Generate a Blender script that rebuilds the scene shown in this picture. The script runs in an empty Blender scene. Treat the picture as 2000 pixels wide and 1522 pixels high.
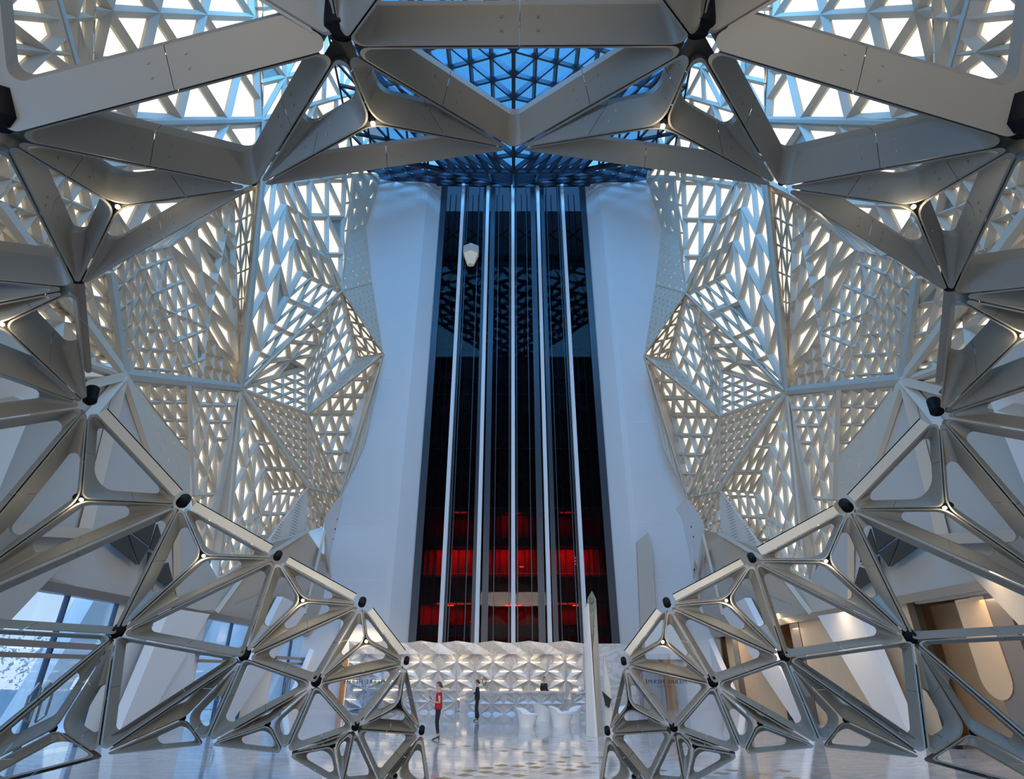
import bpy, bmesh, math, random
from mathutils import Vector as V, Matrix
random.seed(7)
SC = bpy.context.scene
COL = SC.collection

# ------------------------------------------------------------------ camera, world, lights, exposure
PITCH = math.radians(26.4)
FPX = 1107.0
CAMZ = 2.05
cam_d = bpy.data.cameras.new('camera')
cam_d.sensor_width = 36.0
cam_d.lens = 36.0 * FPX / 2000.0
cam_d.clip_end = 400
cam = bpy.data.objects.new('camera', cam_d)
COL.objects.link(cam)
cam.location = (0, 0, CAMZ)
cam.rotation_euler = (math.pi / 2 + PITCH, 0, 0)
SC.camera = cam

world = bpy.data.worlds.new('sky')
SC.world = world
world.use_nodes = True
wn, wl = world.node_tree.nodes, world.node_tree.links
wn.clear()
w_out = wn.new('ShaderNodeOutputWorld')
w_bg = wn.new('ShaderNodeBackground')
w_tc = wn.new('ShaderNodeTexCoord')
w_sep = wn.new('ShaderNodeSeparateXYZ')
w_rmp = wn.new('ShaderNodeValToRGB')
wl.new(w_tc.outputs['Generated'], w_sep.inputs[0])
wl.new(w_sep.outputs['Z'], w_rmp.inputs[0])
wl.new(w_rmp.outputs[0], w_bg.inputs[0])
wl.new(w_bg.outputs[0], w_out.inputs[0])
w_rmp.color_ramp.elements[0].position = 0.0
w_rmp.color_ramp.elements[0].color = (0.70, 0.86, 1.0, 1)
w_rmp.color_ramp.elements[1].position = 0.6
w_rmp.color_ramp.elements[1].color = (0.07, 0.31, 0.70, 1)
w_bg.inputs[1].default_value = 1.15

def area_light(name, loc, target, sx, sy, power, col):
    ld = bpy.data.lights.new(name, 'AREA')
    ld.shape = 'RECTANGLE'; ld.size = sx; ld.size_y = sy
    ld.energy = power; ld.color = col
    o = bpy.data.objects.new(name, ld); COL.objects.link(o)
    o.location = loc
    o.rotation_euler = (V(target) - V(loc)).to_track_quat('-Z', 'Y').to_euler()
    return o

# unseen lights added to boost skylight and left window daylight, plus a front fill
area_light('skylight_daylight', (0, 16, 45.5), (0, 38, 30), 22, 12, 15000, (0.10, 0.46, 1.0))
area_light('front_fill_light', (0, -8.2, 9), (0, 20, 12), 30, 15, 480, (1.0, 0.94, 0.86))  # warm fill added behind the camera to lift canopy and walls
area_light('left_window_daylight', (-12.5, -1.5, 2.4), (0, 9, 3), 9, 4, 1200, (0.22, 0.52, 1.0))
area_light('outdoor_daylight', (-18.5, 25, 9.5), (-11, 25, 1.0), 32, 5, 2600, (0.30, 0.60, 1.0))
lw_ = area_light('hall_wash_fill', (0, 7.6, 9.8), (0, 36, 3), 9, 1.6, 720, (1.0, 0.87, 0.74)); lw_.data.spread = math.radians(120)  # wash added above the arch to brighten the rear hall, no fixture there
area_light('warm_fill_light', (0, -6, 9), (0, 30, 4), 12, 6, 560, (1.0, 0.86, 0.68))  # unseen fill added behind the camera to warm canopy and rear wall

SC.view_settings.view_transform = 'Standard'
SC.view_settings.look = 'None'
SC.view_settings.gamma = 1.0
SC.view_settings.exposure = 0.0
SC.view_settings.use_curve_mapping = False

# ------------------------------------------------------------------ pixel rays to world points
CO, SI = math.cos(PITCH), math.sin(PITCH)
def ray(px, py):
    v = 761.0 - py
    return V((px - 1000.0, FPX * CO - v * SI, FPX * SI + v * CO))
def atY(px, py, Y):
    r = ray(px, py); return V((0, 0, CAMZ)) + r * (Y / r.y)
def atX(px, py, X):
    r = ray(px, py); return V((0, 0, CAMZ)) + r * (X / r.x)
def atZ(px, py, Z):
    r = ray(px, py); return V((0, 0, CAMZ)) + r * ((Z - CAMZ) / r.z)

# ------------------------------------------------------------------ materials
def mat(name, col, rough=0.5, metal=0.0, emit=None, estr=0.0, trans=0.0, noise=0.0, nscale=4.0, bump=0.0, alpha=1.0, spec=None, coat=0.0):
    m = bpy.data.materials.new(name); m.use_nodes = True
    nt = m.node_tree; b = nt.nodes['Principled BSDF']
    b.inputs['Base Color'].default_value = (*col, 1)
    b.inputs['Roughness'].default_value = rough
    b.inputs['Metallic'].default_value = metal
    if spec is not None: b.inputs['Specular IOR Level'].default_value = spec
    if coat: b.inputs['Coat Weight'].default_value = coat
    if emit:
        b.inputs['Emission Color'].default_value = (*emit, 1)
        b.inputs['Emission Strength'].default_value = estr
    if trans: b.inputs['Transmission Weight'].default_value = trans
    if alpha < 1: b.inputs['Alpha'].default_value = alpha
    if noise or bump:
        tc = nt.nodes.new('ShaderNodeTexCoord'); nz = nt.nodes.new('ShaderNodeTexNoise')
        nz.inputs['Scale'].default_value = nscale; nz.inputs['Detail'].default_value = 4
        nt.links.new(tc.outputs['Object'], nz.inputs['Vector'])
        if noise:
            mx = nt.nodes.new('ShaderNodeMix'); mx.data_type = 'RGBA'
            mx.inputs[6].default_value = (*[c * (1 - noise) for c in col], 1)
            mx.inputs[7].default_value = (*[min(1, c * (1 + noise)) for c in col], 1)
            nt.links.new(nz.outputs['Fac'], mx.inputs[0]); nt.links.new(mx.outputs[2], b.inputs['Base Color'])
        if bump:
            bp = nt.nodes.new('ShaderNodeBump'); bp.inputs['Strength'].default_value = bump
            nt.links.new(nz.outputs['Fac'], bp.inputs['Height']); nt.links.new(bp.outputs[0], b.inputs['Normal'])
    return m

def glass_mat(name, tint, gloss=0.12, rough=0.03, gcol=0.9, edge=0.8):
    m = bpy.data.materials.new(name); m.use_nodes = True
    nt = m.node_tree; nt.nodes.clear()
    o = nt.nodes.new('ShaderNodeOutputMaterial'); mx = nt.nodes.new('ShaderNodeMixShader')
    t = nt.nodes.new('ShaderNodeBsdfTransparent'); g = nt.nodes.new('ShaderNodeBsdfGlossy')
    t.inputs[0].default_value = (*tint, 1); g.inputs['Roughness'].default_value = rough
    g.inputs[0].default_value = (gcol, gcol, gcol, 1)
    fr = nt.nodes.new('ShaderNodeLayerWeight'); fr.inputs[0].default_value = 0.5
    pw = nt.nodes.new('ShaderNodeMath'); pw.operation = 'POWER'; pw.inputs[1].default_value = 5.0
    ml = nt.nodes.new('ShaderNodeMath'); ml.operation = 'MULTIPLY_ADD'
    ml.inputs[1].default_value = edge; ml.inputs[2].default_value = gloss
    nt.links.new(fr.outputs['Facing'], pw.inputs[0]); nt.links.new(pw.outputs[0], ml.inputs[0]); nt.links.new(ml.outputs[0], mx.inputs[0])
    nt.links.new(t.outputs[0], mx.inputs[1]); nt.links.new(g.outputs[0], mx.inputs[2])
    nt.links.new(mx.outputs[0], o.inputs[0])
    return m

M = {}
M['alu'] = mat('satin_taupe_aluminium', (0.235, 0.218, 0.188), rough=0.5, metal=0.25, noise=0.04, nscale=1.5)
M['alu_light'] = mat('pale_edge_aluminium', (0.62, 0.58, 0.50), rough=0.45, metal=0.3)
M['black'] = mat('black_rubber_seal', (0.006, 0.006, 0.008), rough=0.6, spec=0.1)
M['bolt'] = mat('dull_screw_metal', (0.25, 0.24, 0.22), rough=0.4, metal=0.7)
M['lat'] = mat('off_white_lattice_paint', (0.50, 0.445, 0.37), rough=0.55, noise=0.03, nscale=0.7)
M['latdark'] = mat('bronze_grey_lattice_paint', (0.36, 0.34, 0.30), rough=0.55)
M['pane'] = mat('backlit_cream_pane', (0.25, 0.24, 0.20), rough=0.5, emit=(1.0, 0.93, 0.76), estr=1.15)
M['paneoff'] = mat('unlit_grey_pane', (0.30, 0.29, 0.26), rough=0.5)
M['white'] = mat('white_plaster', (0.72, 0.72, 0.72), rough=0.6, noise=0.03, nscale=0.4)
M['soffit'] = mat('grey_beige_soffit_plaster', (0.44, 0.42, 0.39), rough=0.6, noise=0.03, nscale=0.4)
M['lamp'] = mat('lamp_glow', (1, 0.9, 0.7), emit=(1.0, 0.88, 0.66), estr=9.0)

# ------------------------------------------------------------------ object helpers
def obj(name, verts, faces, m, parent=None, smooth=None, mats=None, midx=None):
    me = bpy.data.meshes.new(name)
    me.from_pydata([tuple(v) for v in verts], [], faces)
    if mats:
        for mm in mats: me.materials.append(mm)
        if midx: me.polygons.foreach_set('material_index', midx)
    else: me.materials.append(m)
    if smooth is not None:
        me.polygons.foreach_set('use_smooth', [True] * len(me.polygons))
        me.set_sharp_from_angle(angle=math.radians(smooth))
    me.update()
    o = bpy.data.objects.new(name, me); COL.objects.link(o)
    if parent:
        o.parent = parent
        o.matrix_parent_inverse = Matrix.Translation(-parent.location) if parent.parent is None else Matrix.Identity(4)
    return o
def empty(name, loc=(0, 0, 0)):
    o = bpy.data.objects.new(name, None); COL.objects.link(o); o.location = loc
    o.empty_display_size = 0.1
    return o
def tag(o, label=None, cat=None, group=None, kind=None):
    if label: o['label'] = label
    if cat: o['category'] = cat
    if group: o['group'] = group
    if kind: o['kind'] = kind
    return o
class MB:
    def __init__(s): s.v = []; s.f = []; s.mi = []
    def add(s, vs, fs, mi=0):
        n = len(s.v); s.v += [V(p) for p in vs]; s.f += [tuple(i + n for i in f) for f in fs]; s.mi += [mi] * len(fs)
        return s
    def box(s, c, size, rot=None, mi=0):
        c = V(c); hx, hy, hz = [k / 2 for k in size]
        vs = [V((x, y, z)) for x in (-hx, hx) for y in (-hy, hy) for z in (-hz, hz)]
        if rot is not None: vs = [rot @ p for p in vs]
        return s.add([p + c for p in vs], [(0, 1, 3, 2), (4, 6, 7, 5), (0, 4, 5, 1), (2, 3, 7, 6), (0, 2, 6, 4), (1, 5, 7, 3)], mi)
    def bar(s, a, b, w, h, up=V((0, 0, 1)), mi=0):
        a, b = V(a), V(b); d = (b - a)
        if d.length < 1e-6: return s
        dn = d.normalized(); sd = dn.cross(V(up))
        if sd.length < 1e-4: sd = dn.cross(V((1, 0, 0)))
        sd.normalize(); u = sd.cross(dn).normalized()
        vs = []
        for p in (a, b):
            for i, j in ((-1, -1), (1, -1), (1, 1), (-1, 1)): vs.append(p + sd * (i * w / 2) + u * (j * h / 2))
        return s.add(vs, [(0, 1, 2, 3), (7, 6, 5, 4), (0, 4, 5, 1), (1, 5, 6, 2), (2, 6, 7, 3), (3, 7, 4, 0)], mi)
    def slab(s, pts, off, mi=0):
        n = len(pts); off = V(off)
        return s.add([V(p) for p in pts] + [V(p) + off for p in pts],
                     [tuple(range(n)), tuple(range(2 * n - 1, n - 1, -1))] + [(i, i + n, (i + 1) % n + n, (i + 1) % n) for i in range(n)], mi)
    def cyl(s, a, b, r0, r1=None, n=12, mi=0, caps=True):
        r1 = r0 if r1 is None else r1
        a, b = V(a), V(b); d = (b - a).normalized()
        x = d.orthogonal().normalized(); y = d.cross(x)
        vs = []
        for p, r in ((a, r0), (b, r1)):
            for i in range(n):
                t = 2 * math.pi * i / n; vs.append(p + x * (r * math.cos(t)) + y * (r * math.sin(t)))
        fs = [(i, (i + 1) % n, n + (i + 1) % n, n + i) for i in range(n)]
        if caps: fs += [tuple(range(n - 1, -1, -1)), tuple(range(n, 2 * n))]
        return s.add(vs, fs, mi)
    def lathe(s, c, prof, n=16, mi=0, axis=None):
        c = V(c); vs = []
        for r, z in prof:
            for i in range(n):
                t = 2 * math.pi * i / n; vs.append(V((r * math.cos(t), r * math.sin(t), z)))
        if axis is not None:
            q = V((0, 0, 1)).rotation_difference(V(axis)); vs = [q @ p for p in vs]
        vs = [p + c for p in vs]
        fs = []
        for k in range(len(prof) - 1):
            for i in range(n): fs.append((k * n + i, k * n + (i + 1) % n, (k + 1) * n + (i + 1) % n, (k + 1) * n + i))
        fs += [tuple(range(n - 1, -1, -1)), tuple(range((len(prof) - 1) * n, len(prof) * n))]
        return s.add(vs, fs, mi)
    def build(s, name, m, parent=None, smooth=None, mats=None):
        return obj(name, s.v, s.f, m, parent, smooth, mats, s.mi if mats else None)
# ------------------------------------------------------------------ faceted lattice walls left and right
def tri_area_px(a, b, c): return abs((b[0] - a[0]) * (c[1] - a[1]) - (c[0] - a[0]) * (b[1] - a[1])) / 2
WN = {
 'w0': (512, 350, -15.0), 'w1': (470, 760, -14.4), 'w2': (240, 736, -14.0), 'w3': (601, 808, -13.2), 'w4': (668, 568, -12.7),
 'w5': (749, 691, -9.95), 'w6': (664, 968, -11.9), 'w7': (601, 953, -12.6), 'w8': (633, 1016, -12.4), 'w9': (727, 552, -11.5),
 'a1': (548, 352, -15.2), 'a2': (592, 531, -14.4), 'a3': (575, 357, -15.4), 'a4': (677, 345, -13.9), 'a5': (691, 343, -13.5), 'a6': (745, 343, -12.0),
 'a7': (715, 445, -12.7), 'a8': (682, 460, -13.3), 'a9': (494, 520, -14.9), 'a10': (700, 700, -11.9), 'a11': (698, 808, -11.7), 'a12': (713, 868, -10.7),
 'c1': (653, 610, -13.0), 'c2': (600, 720, -14.0),
 'e1': (530, 1045, -13.6), 'e2': (441, 1060, -13.6), 'e3': (425, 1130, -13.3), 'e4': (500, 1110, -13.3),
 'e5': (533, 958, -13.6), 'e6': (506, 1007, -13.7),
 'g1': (524, 1058, -12.9), 'g2': (600, 1038, -12.5), 'g3': (632, 1030, -12.3),
 'f1': (700, 1002, -11.0), 'f2': (712, 1108, -10.8), 'f3': (688, 1162, -11.2), 'f4': (655, 1175, -11.7), 'f5': (652, 1085, -12.0), 'f6': (634, 1130, -12.2), 'f7': (668, 1100, -11.7),
 'h1': (262, 746, -14.0), 'h2': (367, 754, -14.1), 'h3': (371, 885, -14.0), 'h4': (371, 975, -13.8), 'h5': (340, 985, -13.7), 'h6': (296, 905, -13.7),
 'i1': (376, 756, -14.1), 'i2': (468, 766, -14.3), 'i3': (438, 892, -14.2), 'i4': (425, 965, -14.1), 'i5': (373, 968, -14.0), 'i6': (415, 1080, -13.9), 'i7': (385, 1085, -13.9),
 'j1': (257, 732, -14.1), 'j2': (365, 738, -14.3), 'j3': (308, 598, -14.7), 'j4': (262, 495, -15.2), 'j5': (330, 482, -15.6), 'j6': (397, 742, -14.5),
 'j7': (463, 755, -14.6), 'j8': (407, 640, -15.0), 'j9': (458, 385, -16.0), 'j10': (468, 742, -14.9), 'j11': (500, 365, -15.4),
 'k1': (222, 530, -15.0), 'k2': (248, 728, -14.0), 'k3': (165, 545, -14.6), 'k4': (212, 535, -14.8), 'k5': (168, 612, -14.2), 'k6': (238, 712, -14.0),
 'l1': (20, 590, -12.6), 'l2': (150, 705, -13.0), 'l3': (-90, 640, -11.5), 'l4': (-90, 760, -11.5),
 't0': (513, 235, -15.8), 't1': (190, -60, -14.4), 't2': (492, -60, -16.4), 't3': (180, 243, -14.6), 't4': (515, -60, -15.6), 't5': (720, -80, -11.5),
 't6': (700, 180, -12.6), 'u1': (-200, -80, -12.5), 'u2': (88, -80, -13.6), 'u3': (178, 240, -14.2), 'u4': (-160, 290, -12.4), 'u5': (186, -70, -14.0),
 'u6': (150, 250, -14.3), 'u7': (250, 480, -15.2), 'u8': (90, 515, -13.8), 'u9': (-10, 400, -12.9), 'u10': (-150, 420, -12.0), 'u11': (-120, 590, -11.8),
}
def wpix(k, side):
    x, y, X = WN[k]
    if side < 0: return x, y, X
    return 2007 - x, y + (0.013 * (1003 - x) if y > 330 else 0.0), -X
def wpt(k, side):
    x, y, X = wpix(k, side)
    p = atX(x, y, X)
    return p
# (nodes, mode, nu, nv, rib half width, depth ratio, plate)
# ('T'|'Q', nodes, nu, nv, rib, depth, plate)  or  ('L', nodes, origin, a, b, diag, rib, depth)
FACETS = [
 ('L', ('w0', 'a1', 'a2', 'w1'), (560, 400), (17, 65), (-28, 53), 1, .27, 1.0), ('L', ('a1', 'a3', 'w4', 'a2'), (560, 400), (16, 65), (23, 14), 1, .2, 1.3),
 ('L', ('a2', 'w4', 'w1'), (592, 531), (-28, 52), (21, 9), -1, .22, 1.3), ('L', ('a3', 'a4', 'w4'), (677, 350), (0, 73), (-34, 0), -1, .24, 1.2),
 ('Q', ('a4', 'a5', 'w4'), 1, 4, .12, 1.0, 0), ('Q', ('a5', 'a6', 'a7', 'a8'), 2, 2, .55, .25, 1), ('Q', ('a8', 'a7', 'w9', 'w4'), 5, 4, .26, .3, 1),
 ('Q', ('w1', 'w4', 'c1', 'c2'), 5, 2, .22, 1.1, 0), ('T', ('c2', 'c1', 'w3'), 4, 0, .15, 1.4, 0),
 ('L', ('c1', 'w4', 'a10', 'w3'), (638, 695), (10, 27), (-27, 29), 1, .16, 1.5), ('T', ('w1', 'c2', 'w3'), 5, 0, .15, .8, 0),
 ('L', ('w4', 'w5', 'a10'), (681, 580), (9, 27), (19, 6), 1, .14, 1.5), ('T', ('w4', 'w9', 'w5'), 7, 0, .24, .4, 1),
 ('T', ('a10', 'w5', 'w3'), 6, 0, .15, 1.2, 0), ('L', ('w5', 'a11', 'w3'), (601, 808), (22, -33), (24, 0), -1, .22, .9),
 ('L', ('w3', 'a11', 'w6'), (601, 808), (12, 38), (24, 0), -1, .22, 1.3), ('Q', ('w5', 'a12', 'w6', 'a11'), 2, 9, .15, .4, 1),
 ('T', ('w1', 'w3', 'w7'), 8, 0, .14, 1.3, 0), ('L', ('w1', 'w7', 'e5'), (489, 818), (14, 48), (17.5, .5), 1, .17, 1.2),
 ('L', ('w1', 'e5', 'e6', 'e4', 'e3', 'e2'), (489, 818), (14.5, 48), (-22, 47), 1, .20, .8), ('L', ('e5', 'w7', 'e1', 'e4', 'e6'), (533, 963), (-20, 42), (17, 0), 1, .16, .8),
 ('Q', ('w3', 'w6', 'w8', 'w7'), 4, 7, .13, .9, 0), ('Q', ('w7', 'w8', 'g3', 'g2'), 4, 3, .13, 1.0, 0),
 ('L', ('h1', 'h2', 'h3'), (294, 785), (0, 35), (25.5, .3), 1, .22, 1.0), ('Q', ('h1', 'h3', 'h4', 'h6'), 5, 2, .62, .2, 2), ('T', ('h6', 'h4', 'h5'), 2, 0, .5, .2, 2),
 ('L', ('i1', 'i2', 'i3'), (393, 791), (15, 33), (25, .3), -1, .19, 1.0), ('L', ('i1', 'i3', 'i4', 'i6', 'i7', 'i5'), (392, 795), (17, 34), (-20, 65), 1, .18, .8),
 ('L', ('j1', 'j2', 'j3'), (297, 682), (-11, 38), (26, 2), 1, .21, 1.0), ('L', ('j4', 'j5', 'j8', 'j6', 'j2', 'j3'), (346, 555), (20, 48), (20, -8), -1, .14, 1.1),
 ('T', ('j8', 'j7', 'j6'), 4, 0, .17, 1.5, 0), ('L', ('j5', 'j9', 'j10', 'j7', 'j8'), (396, 529), (8, 67), (56, 47), 1, .24, 1.2), ('Q', ('j9', 'j11', 'w1', 'j10'), 3, 7, .13, 1.1, 0),
 ('Q', ('k1', 'j4', 'j1', 'k2'), 2, 5, .16, 1.2, 0), ('T', ('j1', 'j3', 'j4'), 4, 0, .17, 1.0, 0), ('L', ('k3', 'k4', 'k6', 'k5'), (184, 579), (14, 60), (42, 8), 1, .24, .9), ('L', ('l1', 'k5', 'k6', 'l2'), (126, 629), (-5, 58), (66, 10), 1, .4, .7), ('Q', ('l3', 'l1', 'l2', 'l4'), 2, 1, .7, .2, 2),
 ('Q', ('k4', 'k1', 'k2', 'k6'), 1, 4, .1, 1, 0),
 ('L', ('t1', 't2', 't0', 't3'), (314, 25), (-24, 103), (92, 4), 1, .27, 1.2), ('Q', ('t2', 't4', 't0'), 1, 4, .14, 1.0, 0),
 ('L', ('t3', 't0', 'w0', 'u7'), (368, 248), (-35, 72), (80, -3), 1, .26, 1.1), ('Q', ('u7', 'w0', 'j11', 'j9'), 4, 1, .22, 1.0, 0), ('Q', ('u7', 'j9', 'j5', 'j4'), 3, 1, .22, 1.1, 0),
 ('Q', ('t4', 't5', 't6', 't0'), 5, 4, .22, 1.0, 0), ('Q', ('t0', 't6', 'a4', 'a3'), 4, 2, .24, 1.0, 0), ('Q', ('t6', 'a6', 'a5', 'a4'), 2, 3, .24, .8, 0), ('Q', ('t0', 'a3', 'a1', 'w0'), 2, 2, .24, 1.0, 0),
 ('L', ('u1', 'u2', 'u3', 'u4'), (104, 103), (-98, -77), (-60, 60), 1, .30, 1.0), ('Q', ('u2', 'u5', 'u3'), 2, 3, .2, 1.2, 0), ('Q', ('u5', 't1', 't3', 'u3'), 1, 3, .12, 1.0, 0),
 ('L', ('u4', 'u6', 'u8', 'u9'), (102, 380), (-28, 40), (40, 15), 1, .24, 1.0), ('L', ('u6', 't3', 'u7', 'u8'), (142, 395), (-28, 40), (40, 15), 1, .24, 1.0), ('Q', ('u8', 'u7', 'k1', 'k3'), 3, 1, .26, 1.0, 0),
 ('L', ('u10', 'u9', 'k3', 'u11'), (40, 500), (-30, 52), (50, 22), 1, .28, .9), ('T', ('u9', 'u8', 'k3'), 3, 0, .26, .9, 0), ('Q', ('u11', 'k3', 'k5', 'l1'), 4, 1, .3, .8, 0),
 ('T', ('l3', 'u11', 'l1'), 2, 0, .3, .8, 0),
]
FLATS = [  # solid or perforated plates: nodes, material key
 (('w7', 'g1', 'g2'), 'perf'), (('w6', 'f1', 'f2'), 'perf2'), (('w6', 'f2', 'f3', 'f4', 'f5'), 'perf2'), (('w8', 'w6', 'f5', 'f6'), 'perf2'),
 (('i2', 'w1', 'e2', 'e3', 'i6', 'i4', 'i3'), 'lat'),
]
RIBS = [  # thick folded ribs between nodes: width, depth, material
 ('w2', 'w1', .62, .5), ('t0', 'w0', .34, .6), ('w0', 'w1', .42, .6), ('w1', 'w4', .26, .35), ('w1', 'w3', .22, .35), ('w1', 'w7', .36, .3), ('k4', 'w2', .45, .5), ('t3', 't0', .45, .45),
 ('w3', 'w5', .16, .2), ('w3', 'w6', .16, .2), ('w5', 'w6', .2, .3), ('w4', 'w5', .16, .3), ('w4', 'w9', .1, .2), ('w3', 'w7', .14, .2), ('w6', 'w7', .14, .2), ('a3', 'w4', .22, .35),
 ('u9', 'w2', .5, .5), ('h2', 'i5', .3, .3), ('w1', 'e2', .3, .4), ('w7', 'w8', .15, .3), ('a2', 'w1', .12, .2), ('w7', 'e1', .34, .3), ('w2', 'h6', .5, .5), ('u3', 'u2', .3, .6), ('l2', 'w2', .35, .3),
]
def perf_mat(name, col, dark, sc, th):
    m = bpy.data.materials.new(name); m.use_nodes = True; nt = m.node_tree; b = nt.nodes['Principled BSDF']
    b.inputs['Roughness'].default_value = 0.5
    tc = nt.nodes.new('ShaderNodeTexCoord'); vo = nt.nodes.new('ShaderNodeTexVoronoi'); vo.inputs['Scale'].default_value = sc; vo.inputs['Randomness'].default_value = 0.0
    lt = nt.nodes.new('ShaderNodeMath'); lt.operation = 'LESS_THAN'; lt.inputs[1].default_value = th
    mx = nt.nodes.new('ShaderNodeMix'); mx.data_type = 'RGBA'; mx.inputs[6].default_value = (*col, 1); mx.inputs[7].default_value = (*dark, 1)
    nt.links.new(tc.outputs['Object'], vo.inputs['Vector']); nt.links.new(vo.outputs['Distance'], lt.inputs[0]); nt.links.new(lt.outputs[0], mx.inputs[0])
    nt.links.new(mx.outputs[2], b.inputs['Base Color'])
    return m
M['perf'] = perf_mat('fine_perforated_plate', (0.60, 0.57, 0.52), (0.16, 0.14, 0.12), 6.0, 0.28)
M['perf2'] = perf_mat('sparse_perforated_plate', (0.55, 0.55, 0.57), (0.06, 0.06, 0.07), 1.5, 0.12)

def tri_cells(a, b, c, n):
    P = {}
    for i in range(n + 1):
        for j in range(n + 1 - i):
            P[i, j] = a + (b - a) * (i / n) + (c - a) * (j / n)
    out = []
    for i in range(n):
        for j in range(n - i):
            out.append((P[i, j], P[i + 1, j], P[i, j + 1]))
            if i + j < n - 1: out.append((P[i + 1, j], P[i + 1, j + 1], P[i, j + 1]))
    return out
def quad_cells(a, b, c, d, nu, nv):
    g = lambda u, v: (a * (1 - u) + b * u) * (1 - v) + (d * (1 - u) + c * u) * v
    out = []
    for j in range(nv):
        for i in range(nu):
            p, q, r, s = g(i / nu, j / nv), g((i + 1) / nu, j / nv), g((i + 1) / nu, (j + 1) / nv), g(i / nu, (j + 1) / nv)
            if (i + j) % 2 == 0: out += [(p, q, r), (p, r, s)]
            else: out += [(p, q, s), (q, r, s)]
    return out
rnd = random.Random(3)
def clip(poly, C):
    """convex clip of a pixel polygon by a counter-oriented convex-ish polygon C"""
    area = sum(C[k][0] * C[(k + 1) % len(C)][1] - C[(k + 1) % len(C)][0] * C[k][1] for k in range(len(C)))
    sg = 1 if area > 0 else -1
    out = poly
    for k in range(len(C)):
        ax, ay = C[k]; bx, by = C[(k + 1) % len(C)]
        ins = lambda p: sg * ((bx - ax) * (p[1] - ay) - (by - ay) * (p[0] - ax))
        new = []
        for q in range(len(out)):
            p0, p1 = out[q], out[(q + 1) % len(out)]; d0, d1 = ins(p0), ins(p1)
            if d0 >= 0: new.append(p0)
            if (d0 >= 0) != (d1 >= 0):
                t = d0 / (d0 - d1); new.append((p0[0] + (p1[0] - p0[0]) * t, p0[1] + (p1[1] - p0[1]) * t))
        out = new
        if len(out) < 3: return []
    return out
def convex_parts(C):
    # convex pieces of a polygon: triangles of an ear fan when it is not convex
    n = len(C); area = sum(C[k][0] * C[(k + 1) % n][1] - C[(k + 1) % n][0] * C[k][1] for k in range(n)); sg = 1 if area > 0 else -1
    cr = [sg * ((C[k][0] - C[k - 1][0]) * (C[(k + 1) % n][1] - C[k][1]) - (C[k][1] - C[k - 1][1]) * (C[(k + 1) % n][0] - C[k][0])) for k in range(n)]
    bad = [k for k in range(n) if cr[k] < -1e-6]
    if not bad: return [C]
    k = bad[0]; C = C[k:] + C[:k]
    return [[C[0], C[q], C[q + 1]] for q in range(1, n - 1)]
def mvc(p, C):
    n = len(C); d = [(c[0] - p[0], c[1] - p[1]) for c in C]; r = [math.hypot(*v) for v in d]
    for k in range(n):
        if r[k] < 1e-6: return [1.0 if q == k else 0.0 for q in range(n)]
    tn = []
    for k in range(n):
        m = (k + 1) % n; cr = d[k][0] * d[m][1] - d[k][1] * d[m][0]; dt = d[k][0] * d[m][0] + d[k][1] * d[m][1]
        if abs(cr) < 1e-7 * (r[k] * r[m] + 1):
            if dt < 0: t = r[k] / (r[k] + r[m]); return [1 - t if q == k else (t if q == m else 0.0) for q in range(n)]
            tn.append(0.0)
        else: tn.append((r[k] * r[m] - dt) / cr)
    w = [(tn[k - 1] + tn[k]) / r[k] for k in range(n)]; s_ = sum(w)
    return [x / s_ for x in w]
CAMP = V((0, 0, CAMZ))
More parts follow.
